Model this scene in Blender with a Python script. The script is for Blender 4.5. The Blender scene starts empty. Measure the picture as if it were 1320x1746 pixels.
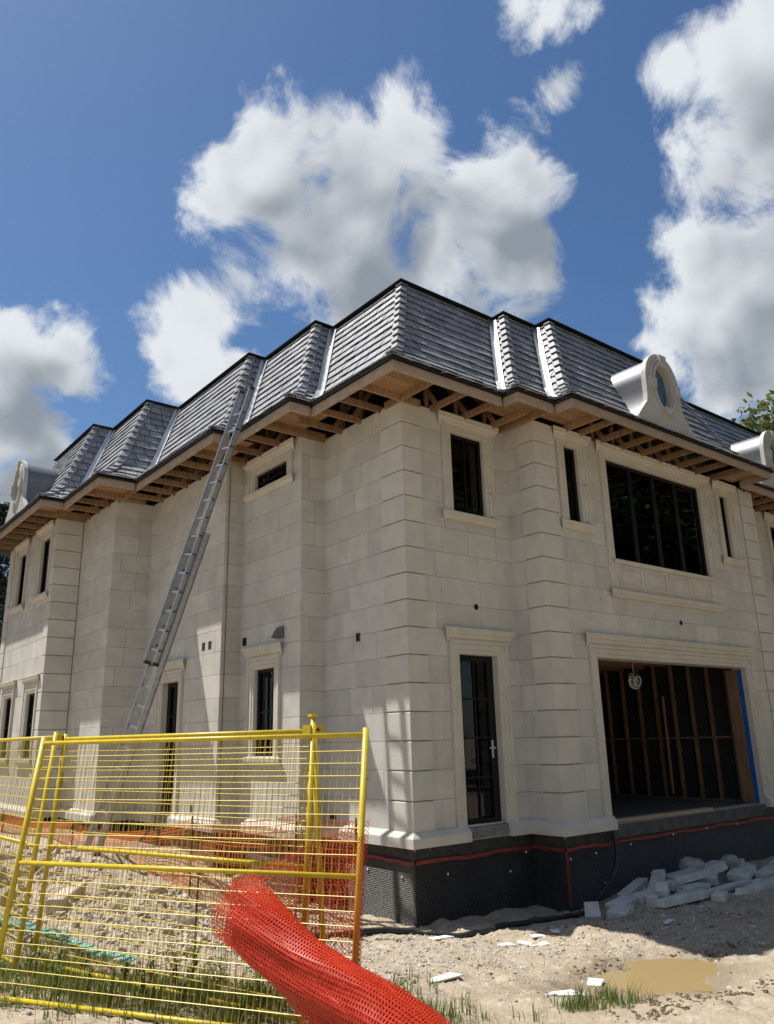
import bpy, math, random
import numpy as np
from mathutils import Vector, Matrix, noise
random.seed(7)
D = bpy.data
SC = bpy.context.scene
COL = SC.collection
rad = math.radians

# ------------------------------------------------------------------ camera
CAM = Vector((-7.151, -8.467, 1.225))
def cam_axes(yaw, pitch, roll):
    fwd = Vector((-math.sin(yaw) * math.cos(pitch), math.cos(yaw) * math.cos(pitch), math.sin(pitch)))
    right = Vector((math.cos(yaw), math.sin(yaw), 0)); up = right.cross(fwd)
    c, s = math.cos(roll), math.sin(roll)
    return c * right + s * up, c * up - s * right, fwd
CR, CU, CF = cam_axes(rad(-38.89), rad(16.039), rad(-1.413))
cam = D.cameras.new('camera'); cam_o = D.objects.new('camera', cam); COL.objects.link(cam_o)
cam_o.matrix_world = Matrix(((CR.x, CU.x, -CF.x, CAM.x), (CR.y, CU.y, -CF.y, CAM.y), (CR.z, CU.z, -CF.z, CAM.z), (0, 0, 0, 1)))
cam.sensor_fit = 'VERTICAL'; cam.sensor_height = 24.0; cam.lens = 1345 / 1746 * 24.0
cam.clip_start = 0.05; cam.clip_end = 3000
SC.camera = cam_o

# ------------------------------------------------------------------ sun, sky, exposure
SUN = Vector((-0.285, 0.39, 1.0)).normalized()
SUN_EL = math.asin(SUN.z); SUN_AZ = math.atan2(SUN.x, SUN.y)
sl = D.lights.new('sun', 'SUN'); sl.energy = 5.0; sl.angle = rad(0.53); sl.color = (1.0, 0.955, 0.88)
so = D.objects.new('sun', sl); COL.objects.link(so); so.rotation_euler = SUN.to_track_quat('Z', 'Y').to_euler()
so.location = SUN * 60
vs = SC.view_settings; vs.view_transform = 'Standard'; vs.look = 'None'; vs.gamma = 1.0; vs.use_curve_mapping = False
vs.exposure = 0.45
SC.cycles.max_bounces = 6; SC.cycles.diffuse_bounces = 3; SC.cycles.glossy_bounces = 3; SC.cycles.transmission_bounces = 3; SC.cycles.transparent_max_bounces = 6

world = D.worlds.new('World'); SC.world = world; world.cycles.sampling_method = 'NONE'; world.use_nodes = True
WN = world.node_tree.nodes; WL = world.node_tree.links; WN.clear()
sky = WN.new('ShaderNodeTexSky'); sky.sky_type = 'NISHITA'; sky.sun_disc = False
sky.sun_elevation = SUN_EL; sky.sun_rotation = SUN_AZ
sky.altitude = 200; sky.air_density = 1.0; sky.dust_density = 0.9; sky.ozone_density = 3.2

# clouds: lobes of cumulus by heading (azimuth from +Y toward +X) and elevation in degrees, with an angular radius
CLOUDS = [(30.6, 37.9, 5.1), (37.6, 38.0, 5.1), (41.6, 42.2, 2.7), (49.0, 37.4, 3.7), (34.5, 34.7, 5.6), (44.2, 32.9, 6.4), (50.0, 33.6, 2.9), (26.2, 37.9, 2.9), (28.0, 40.9, 2.1), (38.9, 31.5, 5.3), (50.5, 38.8, 1.9), (36.6, 40.9, 2.7), (24.3, 29.4, 3.0), (24.9, 26.3, 3.0), (22.3, 26.5, 1.6), (28.1, 25.7, 2.3), (12.2, 24.4, 3.8), (11.1, 20.8, 4.2), (14.9, 24.4, 2.2), (13.5, 19.6, 2.9), (11.7, 15.9, 2.1), (15.6, 26.1, 1.5), (53.9, 47.2, 3.6), (57.9, 46.8, 3.0), (51.8, 48.0, 2.2), (54.7, 42.6, 2.9), (63.4, 41.9, 2.0), (68.4, 42.1, 3.4), (69.5, 36.1, 4.4), (65.8, 36.5, 2.5), (66.7, 25.7, 5.6), (62.8, 26.5, 3.2), (60.1, 24.3, 2.2), (64.4, 31.1, 2.8), (68.6, 30.0, 3.5), (70.8, 43.2, 3.6), (59.5, 25.9, 1.3)]
def wn(t, **kw):
    n = WN.new(t)
    for k, v in kw.items(): setattr(n, k, v)
    return n
def cloud_field(vec, clouds):
    last = None
    nz = wn('ShaderNodeTexNoise'); nz.inputs['Scale'].default_value = 5.0; nz.inputs['Detail'].default_value = 3.0
    WL.new(vec, nz.inputs['Vector'])
    wv = wn('ShaderNodeVectorMath', operation='SUBTRACT'); WL.new(nz.outputs['Color'], wv.inputs[0]); wv.inputs[1].default_value = (.5, .5, .5)
    ws = wn('ShaderNodeVectorMath', operation='MULTIPLY_ADD'); WL.new(wv.outputs[0], ws.inputs[0]); ws.inputs[1].default_value = (.055, .055, .055); WL.new(vec, ws.inputs[2])
    for az, el, r in clouds:
        amp = .40 if (el > 41.5 and 50 < az < 61) else 1.0
        c = Vector((math.sin(rad(az)) * math.cos(rad(el)), math.cos(rad(az)) * math.cos(rad(el)), math.sin(rad(el))))
        d = wn('ShaderNodeVectorMath', operation='DISTANCE'); WL.new(ws.outputs[0], d.inputs[0]); d.inputs[1].default_value = c
        m = wn('ShaderNodeMath', operation='MULTIPLY_ADD'); WL.new(d.outputs['Value'], m.inputs[0]); m.inputs[1].default_value = -1 / rad(r * 1.14); m.inputs[2].default_value = amp
        if last is None: last = m
        else:
            x = wn('ShaderNodeMath', operation='SMOOTH_MAX'); WL.new(last.outputs[0], x.inputs[0]); WL.new(m.outputs[0], x.inputs[1]); x.inputs[2].default_value = 0.25; last = x
    # the same kind of broken cumulus over the rest of the sky
    g = wn('ShaderNodeTexNoise'); g.inputs['Scale'].default_value = 2.6; g.inputs['Detail'].default_value = 2.0; WL.new(vec, g.inputs['Vector'])
    ga = wn('ShaderNodeMath', operation='MULTIPLY_ADD'); WL.new(g.outputs['Fac'], ga.inputs[0]); ga.inputs[1].default_value = 5.0; ga.inputs[2].default_value = -2.62
    away = wn('ShaderNodeVectorMath', operation='DISTANCE'); WL.new(vec, away.inputs[0]); away.inputs[1].default_value = (.56, .68, .47)
    am = wn('ShaderNodeMapRange'); WL.new(away.outputs['Value'], am.inputs[0]); am.inputs[1].default_value = .62; am.inputs[2].default_value = .82; am.inputs[3].default_value = -2.0; am.inputs[4].default_value = 0.0
    gs = wn('ShaderNodeMath', operation='ADD'); WL.new(ga.outputs[0], gs.inputs[0]); WL.new(am.outputs[0], gs.inputs[1])
    x = wn('ShaderNodeMath', operation='MAXIMUM'); WL.new(last.outputs[0], x.inputs[0]); WL.new(gs.outputs[0], x.inputs[1])
    cl = wn('ShaderNodeClamp'); WL.new(x.outputs[0], cl.inputs[0]); cl.inputs[1].default_value = -0.75; cl.inputs[2].default_value = 0.95
    f1 = wn('ShaderNodeTexNoise'); f1.inputs['Scale'].default_value = 9.0; f1.inputs['Detail'].default_value = 8.0 if len(clouds) > 20 else 2.0; f1.inputs['Roughness'].default_value = .62
    f1.inputs['Distortion'].default_value = 0.35; WL.new(vec, f1.inputs['Vector'])
    fa = wn('ShaderNodeMath', operation='MULTIPLY_ADD'); WL.new(f1.outputs['Fac'], fa.inputs[0]); fa.inputs[1].default_value = 2.7; fa.inputs[2].default_value = -1.32
    o = wn('ShaderNodeMath', operation='ADD'); WL.new(cl.outputs[0], o.inputs[0]); WL.new(fa.outputs[0], o.inputs[1])
    return o.outputs[0]
tc = wn('ShaderNodeTexCoord')
nrm = wn('ShaderNodeVectorMath', operation='NORMALIZE'); WL.new(tc.outputs['Generated'], nrm.inputs[0])
dens = cloud_field(nrm.outputs[0], CLOUDS)
off = wn('ShaderNodeVectorMath', operation='ADD'); WL.new(nrm.outputs[0], off.inputs[0]); off.inputs[1].default_value = SUN * 0.055 + Vector((-.02, .01, .02))
nrm2 = wn('ShaderNodeVectorMath', operation='NORMALIZE'); WL.new(off.outputs[0], nrm2.inputs[0])
dens2 = cloud_field(nrm2.outputs[0], sorted(CLOUDS, key=lambda c: -c[2])[:15])
alpha = wn('ShaderNodeMapRange', interpolation_type='SMOOTHSTEP'); WL.new(dens, alpha.inputs[0]); alpha.inputs[1].default_value = 0.0; alpha.inputs[2].default_value = 0.55
thick = wn('ShaderNodeMath', operation='MULTIPLY_ADD'); WL.new(dens2, thick.inputs[0]); thick.inputs[1].default_value = 0.75
dm = wn('ShaderNodeMath', operation='MULTIPLY'); WL.new(dens, dm.inputs[0]); dm.inputs[1].default_value = 0.30; WL.new(dm.outputs[0], thick.inputs[2])
sh = wn('ShaderNodeMapRange', interpolation_type='SMOOTHSTEP'); WL.new(thick.outputs[0], sh.inputs[0]); sh.inputs[1].default_value = -0.18; sh.inputs[2].default_value = 1.05
ramp = wn('ShaderNodeMix', data_type='RGBA'); WL.new(sh.outputs[0], ramp.inputs[0]); ramp.inputs[6].default_value = (.575, .60, .63, 1); ramp.inputs[7].default_value = (.20, .23, .265, 1)
hsv = wn('ShaderNodeHueSaturation'); hsv.inputs['Saturation'].default_value = 1.17; WL.new(sky.outputs[0], hsv.inputs['Color'])
bg1 = wn('ShaderNodeBackground'); WL.new(hsv.outputs[0], bg1.inputs[0]); bg1.inputs[1].default_value = 0.078
bg2 = wn('ShaderNodeBackground'); WL.new(ramp.outputs[2], bg2.inputs[0]); bg2.inputs[1].default_value = 1.0
mixs = wn('ShaderNodeMixShader'); WL.new(alpha.outputs[0], mixs.inputs[0]); WL.new(bg1.outputs[0], mixs.inputs[1]); WL.new(bg2.outputs[0], mixs.inputs[2])
wo = wn('ShaderNodeOutputWorld'); WL.new(mixs.outputs[0], wo.inputs[0])

# ------------------------------------------------------------------ materials
M = {}
def mat(key, c1, c2=None, scale=6.0, rough=0.8, bump=0.0, bscale=40.0, metal=0.0, vary=0.0, spec=0.5, detail=4.0, stretch=(1, 1, 1), contrast=(0.35, 0.65), stain=None):
    m = D.materials.new(key); m.use_nodes = True; nt = m.node_tree; N = nt.nodes; L = nt.links
    b = N['Principled BSDF']; b.inputs['Roughness'].default_value = rough; b.inputs['Metallic'].default_value = metal
    b.inputs['Specular IOR Level'].default_value = spec
    c2 = c2 or tuple(min(1, x * 0.82) for x in c1)
    t = N.new('ShaderNodeTexCoord'); mp = N.new('ShaderNodeMapping'); mp.inputs['Scale'].default_value = stretch; L.new(t.outputs['Object'], mp.inputs[0])
    nz = N.new('ShaderNodeTexNoise'); nz.inputs['Scale'].default_value = scale; nz.inputs['Detail'].default_value = detail; L.new(mp.outputs[0], nz.inputs['Vector'])
    cr = N.new('ShaderNodeMapRange'); L.new(nz.outputs['Fac'], cr.inputs[0]); cr.inputs[1].default_value = contrast[0]; cr.inputs[2].default_value = contrast[1]
    mx = N.new('ShaderNodeMix'); mx.data_type = 'RGBA'; L.new(cr.outputs[0], mx.inputs[0]); mx.inputs[6].default_value = (*c1, 1); mx.inputs[7].default_value = (*c2, 1)
    col = mx.outputs[2]
    if stain:
        s = N.new('ShaderNodeTexNoise'); s.inputs['Scale'].default_value = stain[0]; s.inputs['Detail'].default_value = 4; s.inputs['Roughness'].default_value = .65; L.new(t.outputs['Object'], s.inputs['Vector'])
        sr = N.new('ShaderNodeMapRange'); L.new(s.outputs['Fac'], sr.inputs[0]); sr.inputs[1].default_value = stain[2]; sr.inputs[2].default_value = stain[3]; sr.inputs[4].default_value = stain[4]
        sm = N.new('ShaderNodeMix'); sm.data_type = 'RGBA'; L.new(sr.outputs[0], sm.inputs[0]); L.new(col, sm.inputs[6]); sm.inputs[7].default_value = (*stain[1], 1); col = sm.outputs[2]
    if vary:
        oi = N.new('ShaderNodeObjectInfo'); ge = N.new('ShaderNodeNewGeometry')
        ad = N.new('ShaderNodeMath'); ad.operation = 'ADD'; L.new(oi.outputs['Random'], ad.inputs[0]); L.new(ge.outputs['Random Per Island'], ad.inputs[1])
        fr = N.new('ShaderNodeMath'); fr.operation = 'FRACT'; L.new(ad.outputs[0], fr.inputs[0])
        vr = N.new('ShaderNodeMapRange'); L.new(fr.outputs[0], vr.inputs[0]); vr.inputs[3].default_value = 1 - vary; vr.inputs[4].default_value = 1 + vary * .6
        hs = N.new('ShaderNodeHueSaturation'); L.new(vr.outputs[0], hs.inputs['Value']); L.new(col, hs.inputs['Color']); col = hs.outputs[0]
    L.new(col, b.inputs['Base Color'])
    if bump:
        bn = N.new('ShaderNodeTexNoise'); bn.inputs['Scale'].default_value = bscale; bn.inputs['Detail'].default_value = 2; L.new(mp.outputs[0], bn.inputs['Vector'])
        bp = N.new('ShaderNodeBump'); bp.inputs['Strength'].default_value = bump; bp.inputs['Distance'].default_value = 0.02; L.new(bn.outputs['Fac'], bp.inputs['Height']); L.new(bp.outputs[0], b.inputs['Normal'])
    M[key] = m
    return m
mat('stone', (.56, .54, .485), (.485, .47, .425), scale=3.2, rough=.88, bump=.10, bscale=60, vary=.095, stain=(1.3, (.46, .445, .40), .52, .75, .6))
mat('quoin', (.575, .55, .485), (.51, .49, .435), scale=3.0, rough=.88, bump=.10, bscale=60, vary=.05, stain=(1.7, (.48, .45, .38), .54, .78, .5))
mat('mortar', (.42, .405, .36), rough=.95)
mat('cast', (.56, .53, .455), (.50, .47, .40), scale=4, rough=.85, bump=.06, bscale=70, stain=(2.0, (.47, .42, .33), .55, .8, .5))  # precast cream, with warm light bounced off the ground tinted into the colour
mat('slate', (.285, .295, .315), (.195, .205, .225), scale=9, rough=.5, bump=.12, bscale=18, vary=.26, spec=.55, stretch=(1, 1, 1), stain=(14, (.30, .305, .31), .62, .8, .35))
mat('deck', (.05, .052, .062), rough=.9)
mat('blackmetal', (.014, .014, .016), rough=.7, spec=.2)
mat('flash', (.62, .63, .65), (.50, .51, .53), scale=5, rough=.36, metal=.9)
mat('zinc', (.20, .205, .215), (.165, .17, .18), scale=2.5, rough=.47, metal=.7)
mat('dormer_paint', (.45, .44, .405), (.39, .38, .35), scale=4, rough=.6)
mat('wood', (.33, .20, .105), (.23, .13, .065), scale=3.0, rough=.75, stretch=(6, 6, 1.2), vary=.22, bump=.1, bscale=30, stain=(9, (.24, .12, .05), .62, .72, .7))
mat('fascia', (.40, .315, .235), (.30, .23, .17), scale=3.0, rough=.8, stretch=(1.5, 1.5, 9), vary=.1, stain=(7, (.24, .16, .1), .58, .72, .6))
mat('stud', (.22, .125, .06), (.16, .09, .045), scale=3.0, rough=.8, stretch=(8, 8, 1), vary=.2)
mat('frame', (.008, .008, .01), rough=.5, spec=.22)
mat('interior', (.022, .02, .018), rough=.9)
mat('concrete', (.23, .22, .205), (.15, .145, .135), scale=5, rough=.92, bump=.3, bscale=30)
mat('slab', (.10, .095, .088), (.065, .062, .058), scale=5, rough=.92, bump=.3, bscale=30)
mat('tar', (.022, .022, .022), (.05, .048, .045), scale=7, rough=.75, bump=.3, bscale=25)
mat('redtape', (.24, .03, .022), (.15, .02, .016), scale=20, rough=.6)
mat('white', (.75, .75, .73), rough=.6)
mat('steel', (.55, .57, .59), (.44, .46, .48), scale=6, rough=.4, metal=.85)
mat('alu', (.37, .39, .42), (.28, .30, .325), scale=14, rough=.42, metal=.75, stain=(30, (.32, .32, .31), .58, .7, .6))
mat('rubber', (.018, .018, .018), rough=.7)
mat('yellow', (.62, .47, .02), (.52, .38, .015), scale=14, rough=.42, spec=.5, stain=(16, (.30, .19, .03), .62, .72, .6))
mat('redbox', (.22, .03, .02), rough=.5)
mat('bluetape', (.01, .12, .42), (.008, .08, .32), scale=8, rough=.45)
mat('plank', (.44, .34, .22), (.33, .24, .15), scale=3, rough=.85, stretch=(1.2, 9, 9))
mat('pipe', (.014, .014, .015), (.05, .046, .04), scale=6, rough=.5, contrast=(.5, .75))
mat('offcut', (.60, .59, .555), (.48, .47, .44), scale=6, rough=.9, bump=.2, bscale=45, vary=.14)
mat('bag', (.36, .34, .31), (.25, .235, .21), scale=9, rough=.85, bump=.4, bscale=22)
mat('foam', (.78, .78, .76), (.66, .66, .64), scale=12, rough=.8)
mat('limestone', (.50, .43, .35), (.36, .29, .22), scale=5, rough=.93, bump=.5, bscale=18, vary=.16)
mat('turquoise', (.20, .50, .46), (.14, .38, .36), scale=10, rough=.5)
mat('rust', (.16, .07, .035), (.09, .04, .02), scale=20, rough=.85)
mat('bark', (.10, .075, .05), (.06, .045, .03), scale=9, rough=.95, bump=.5, bscale=14, stretch=(3, 3, .6))
mat('clod', (.21, .15, .095), (.14, .098, .062), scale=16, rough=.95, vary=.25)
mat('chip', (.55, .51, .44), (.40, .36, .30), scale=9, rough=.92, vary=.3)
mat('bluefilm', (.035, .10, .16), (.06, .16, .24), scale=3, rough=.12, spec=.6)
mat('cable', (.70, .70, .68), rough=.5)

def leafmat(key, c1, c2, trans=.35, rough=.55):
    m = D.materials.new(key); m.use_nodes = True; nt = m.node_tree; N = nt.nodes; L = nt.links
    b = N['Principled BSDF']; b.inputs['Roughness'].default_value = rough
    ge = N.new('ShaderNodeNewGeometry'); mx = N.new('ShaderNodeMix'); mx.data_type = 'RGBA'
    L.new(ge.outputs['Random Per Island'], mx.inputs[0]); mx.inputs[6].default_value = (*c1, 1); mx.inputs[7].default_value = (*c2, 1)
    L.new(mx.outputs[2], b.inputs['Base Color'])
    tr = N.new('ShaderNodeBsdfTranslucent'); L.new(mx.outputs[2], tr.inputs[0])
    ms = N.new('ShaderNodeMixShader'); ms.inputs[0].default_value = trans; L.new(b.outputs[0], ms.inputs[1]); L.new(tr.outputs[0], ms.inputs[2])
    L.new(ms.outputs[0], N['Material Output'].inputs[0]); M[key] = m
leafmat('leaf_light', (.16, .185, .05), (.09, .11, .03))
leafmat('leaf_mid', (.07, .12, .022), (.035, .07, .014))
leafmat('needle', (.022, .04, .022), (.012, .025, .014), trans=.15)
leafmat('grass', (.20, .27, .06), (.12, .18, .035), trans=.3)
leafmat('drygrass', (.30, .24, .11), (.20, .18, .07), trans=.25)
leafmat('weed', (.09, .19, .03), (.055, .13, .02), trans=.3)
leafmat('net_red', (.78, .085, .028), (.56, .04, .016), trans=.30, rough=.38)
leafmat('net_orange', (.70, .15, .04), (.58, .11, .03), trans=.30, rough=.42)

def glassmat():
    m = D.materials.new('glass'); m.use_nodes = True; nt = m.node_tree; N = nt.nodes; L = nt.links
    N.remove(N['Principled BSDF'])
    gl = N.new('ShaderNodeBsdfGlossy'); gl.inputs['Roughness'].default_value = .015
    tr = N.new('ShaderNodeBsdfTransparent'); tr.inputs[0].default_value = (.62, .66, .66, 1)
    fr = N.new('ShaderNodeFresnel'); fr.inputs[0].default_value = 1.45
    bp = N.new('ShaderNodeBump'); bp.inputs['Strength'].default_value = .05; nz = N.new('ShaderNodeTexNoise'); nz.inputs['Scale'].default_value = 1.6; L.new(nz.outputs['Fac'], bp.inputs['Height']); L.new(bp.outputs[0], gl.inputs['Normal'])
    ms = N.new('ShaderNodeMixShader'); L.new(fr.outputs[0], ms.inputs[0]); L.new(tr.outputs[0], ms.inputs[1]); L.new(gl.outputs[0], ms.inputs[2]); L.new(ms.outputs[0], N['Material Output'].inputs[0])
    M['glass'] = m
glassmat()

def membranemat():
    m = mat('membrane', (.035, .035, .036), (.055, .053, .05), scale=2.5, rough=.42, spec=.6, stain=(2.2, (.13, .115, .095), .55, .8, .7))
    nt = m.node_tree; N = nt.nodes; L = nt.links; b = N['Principled BSDF']
    t = N.new('ShaderNodeTexCoord')
    w = N.new('ShaderNodeTexWave'); w.wave_type = 'BANDS'; w.bands_direction = 'Z'; w.inputs['Scale'].default_value = 14; w.inputs['Distortion'].default_value = 1.4; w.inputs['Detail'].default_value = 1.5; L.new(t.outputs['Object'], w.inputs['Vector'])
    v = N.new('ShaderNodeTexVoronoi'); v.inputs['Scale'].default_value = 52; L.new(t.outputs['Object'], v.inputs['Vector'])
    ad = N.new('ShaderNodeMath'); ad.operation = 'SUBTRACT'; L.new(w.outputs['Fac'], ad.inputs[0]); L.new(v.outputs['Distance'], ad.inputs[1])
    bp = N.new('ShaderNodeBump'); bp.inputs['Strength'].default_value = 1.0; bp.inputs['Distance'].default_value = .02; L.new(ad.outputs[0], bp.inputs['Height']); L.new(bp.outputs[0], b.inputs['Normal'])
membranemat()

def groundmat():
    m = D.materials.new('earth'); m.use_nodes = True; nt = m.node_tree; N = nt.nodes; L = nt.links; b = N['Principled BSDF']
    t = N.new('ShaderNodeTexCoord')
    def noise(sc, de=8, ro=.6):
        n = N.new('ShaderNodeTexNoise'); n.inputs['Scale'].default_value = sc; n.inputs['Detail'].default_value = de; n.inputs['Roughness'].default_value = ro; L.new(t.outputs['Object'], n.inputs['Vector']); return n.outputs['Fac']
    def mr(v, a, c, lo=0., hi=1.):
        n = N.new('ShaderNodeMapRange'); L.new(v, n.inputs[0]); n.inputs[1].default_value = a; n.inputs[2].default_value = c; n.inputs[3].default_value = lo; n.inputs[4].default_value = hi; return n.outputs[0]
    def mixc(f, a, c):
        n = N.new('ShaderNodeMix'); n.data_type = 'RGBA'; L.new(f, n.inputs[0])
        for i, q in ((6, a), (7, c)):
            if isinstance(q, tuple): n.inputs[i].default_value = (*q, 1)
            else: L.new(q, n.inputs[i])
        return n.outputs[2]
    c = mixc(mr(noise(1.1), .35, .65), (.42, .35, .255), (.36, .29, .205))
    c = mixc(mr(noise(7, 10, .68), .50, .66), c, (.52, .455, .36))
    c = mixc(mr(noise(38, 6), .52, .70), c, (.29, .22, .145))
    c = mixc(mr(noise(3.1, 9, .7), .60, .70), c, (.25, .18, .115))
    # damp soil round the puddle
    d = N.new('ShaderNodeVectorMath'); d.operation = 'DISTANCE'; sc_ = N.new('ShaderNodeMapping'); sc_.inputs['Scale'].default_value = (.75, 1.25, .2); L.new(t.outputs['Object'], sc_.inputs[0]); L.new(sc_.outputs[0], d.inputs[0]); d.inputs[1].default_value = (-.05 * .75, -3.4 * 1.25, -.2)
    nn = N.new('ShaderNodeMath'); nn.operation = 'MULTIPLY_ADD'; L.new(noise(2.6), nn.inputs[0]); nn.inputs[1].default_value = -.75; L.new(d.outputs['Value'], nn.inputs[2])
    wet = mr(nn.outputs[0], .36, .74, .75, 0.)
    c = mixc(wet, c, (.20, .145, .085))
    c = mixc(mr(noise(4.3, 10, .75), .57, .63, 0., .75), c, (.17, .12, .075))
    L.new(c, b.inputs['Base Color']); b.inputs['Roughness'].default_value = .95
    rr = mr(wet, 0, 1, .95, .5); L.new(rr, b.inputs['Roughness'])
    bp = N.new('ShaderNodeBump'); bp.inputs['Strength'].default_value = .75; bp.inputs['Distance'].default_value = .035
    ad = N.new('ShaderNodeMath'); ad.operation = 'MULTIPLY_ADD'; L.new(noise(90, 4), ad.inputs[0]); ad.inputs[1].default_value = .35; L.new(noise(22, 8, .7), ad.inputs[2]); L.new(ad.outputs[0], bp.inputs['Height']); L.new(bp.outputs[0], b.inputs['Normal'])
    M['earth'] = m
    w = D.materials.new('muddy_water'); w.use_nodes = True; b = w.node_tree.nodes['Principled BSDF']; b.inputs['Base Color'].default_value = (.33, .245, .115, 1); b.inputs['Roughness'].default_value = .06; b.inputs['Specular IOR Level'].default_value = .45
    M['water'] = w
groundmat()

# ------------------------------------------------------------------ mesh helpers
class MB:
    def __init__(s): s.v = []; s.f = []
    def add(s, vs, fs):
        k = len(s.v); s.v.extend([tuple(p) for p in vs]); s.f.extend([tuple(i + k for i in f) for f in fs]); return s
    def box(s, x0, x1, y0, y1, z0, z1):
        v = [(x, y, z) for z in (z0, z1) for y in (y0, y1) for x in (x0, x1)]
        return s.add(v, [(0, 2, 3, 1), (4, 5, 7, 6), (0, 1, 5, 4), (2, 6, 7, 3), (0, 4, 6, 2), (1, 3, 7, 5)])
    def beam(s, a, b, w, h, up=(0, 0, 1)):
        a = Vector(a); b = Vector(b); d = (b - a).normalized(); u = Vector(up)
        x = d.cross(u)
        if x.length < 1e-4: x = d.cross(Vector((1, 0, 0)))
        x.normalize(); y = x.cross(d).normalized(); x *= w / 2; y *= h / 2
        v = [p + i * x + j * y for p in (a, b) for i, j in ((-1, -1), (1, -1), (1, 1), (-1, 1))]
        return s.add(v, [(0, 1, 2, 3), (7, 6, 5, 4), (0, 4, 5, 1), (1, 5, 6, 2), (2, 6, 7, 3), (3, 7, 4, 0)])
    def tube(s, pts, r, n=8, caps=True):
        pts = [Vector(p) for p in pts]; rs = r if isinstance(r, (list, tuple)) else [r] * len(pts); rings = []
        ref = Vector((0, 0, 1))
        for i, p in enumerate(pts):
            d = (pts[min(i + 1, len(pts) - 1)] - pts[max(i - 1, 0)]).normalized()
            x = d.cross(ref)
            if x.length < .05: x = d.cross(Vector((1, 0, 0)))
            x.normalize(); y = d.cross(x)
            rings.append([p + rs[i] * (math.cos(2 * math.pi * j / n) * x + math.sin(2 * math.pi * j / n) * y) for j in range(n)])
        fs = []
        for i in range(len(pts) - 1):
            for j in range(n): fs.append((i * n + j, i * n + (j + 1) % n, (i + 1) * n + (j + 1) % n, (i + 1) * n + j))
        if caps: fs.append(tuple(range(n - 1, -1, -1))); fs.append(tuple((len(pts) - 1) * n + j for j in range(n)))
        return s.add([q for r_ in rings for q in r_], fs)
    def build(s, name, material, parent=None, smooth=False, kind=None):
        me = D.meshes.new(name); me.from_pydata(s.v, [], s.f); me.update()
        if isinstance(material, str): material = M[material]
        me.materials.append(material)
        if smooth: me.polygons.foreach_set('use_smooth', [True] * len(me.polygons))
        return link(name, me, parent, kind)
def link(name, me, parent=None, kind=None):
    o = D.objects.new(name, me); COL.objects.link(o)
    if parent: o.parent = parent
    if kind: o['kind'] = kind
    return o
def tag(o, label, cat, group=None):
    o['label'] = label; o['category'] = cat
    if group: o['group'] = group
    return o
def empty(name, loc=(0, 0, 0)):
    o = D.objects.new(name, None); COL.objects.link(o); o.location = loc; o.empty_display_size = .2; return o
def pix_size(pts):
    v = [Vector(p) - CAM for p in pts]; q = []
    for w in v:
        k = w.dot(CF)
        if k < .3: return 0
        q.append((1345 * w.dot(CR) / k, 1345 * w.dot(CU) / k))
    xs = [a[0] for a in q]; ys = [a[1] for a in q]
    cx_, cy_ = sum(xs) / len(xs), sum(ys) / len(ys)
    if abs(cx_) > 700 or abs(cy_) > 900: return 0
    return (max(xs) - min(xs)) * (max(ys) - min(ys))
def emit(name, stuffname, pieces, material, limit=300):
    """pieces: (verts, faces, parent). The largest in view become objects; the rest is joined per parent."""
    order = sorted(range(len(pieces)), key=lambda i: -pix_size(pieces[i][0])); keep = set(order[:limit])
    rest = {}
    for i, (v, f, par) in enumerate(pieces):
        if i in keep: MB().add(v, f).build(name, material, par)
        else: rest.setdefault(par.name, (par, MB()))[1].add(v, f)
    for par, mb in rest.values(): mb.build(stuffname, material, par, kind='stuff')

# ------------------------------------------------------------------ terrain
def vnoise(x, y, seed=0):
    xi = np.floor(x).astype(np.int64); yi = np.floor(y).astype(np.int64); fx = x - xi; fy = y - yi
    fx = fx * fx * (3 - 2 * fx); fy = fy * fy * (3 - 2 * fy)
    def h(a, b):
        n = (a * 374761393 + b * 668265263 + seed * 982451653) & 0x7fffffff
        n = ((n ^ (n >> 13)) * 1274126177) & 0x7fffffff
        return ((n ^ (n >> 16)) & 0xffff) / 65535.0
    return (h(xi, yi) * (1 - fx) + h(xi + 1, yi) * fx) * (1 - fy) + (h(xi, yi + 1) * (1 - fx) + h(xi + 1, yi + 1) * fx) * fy
def fbm(x, y, oct=4, seed=0):
    s = 0; a = .5
    for i in range(oct): s = s + a * (vnoise(x, y, seed + i) - .5); x = x * 2.03 + 7.1; y = y * 2.03 + 3.7; a *= .5
    return s
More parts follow.
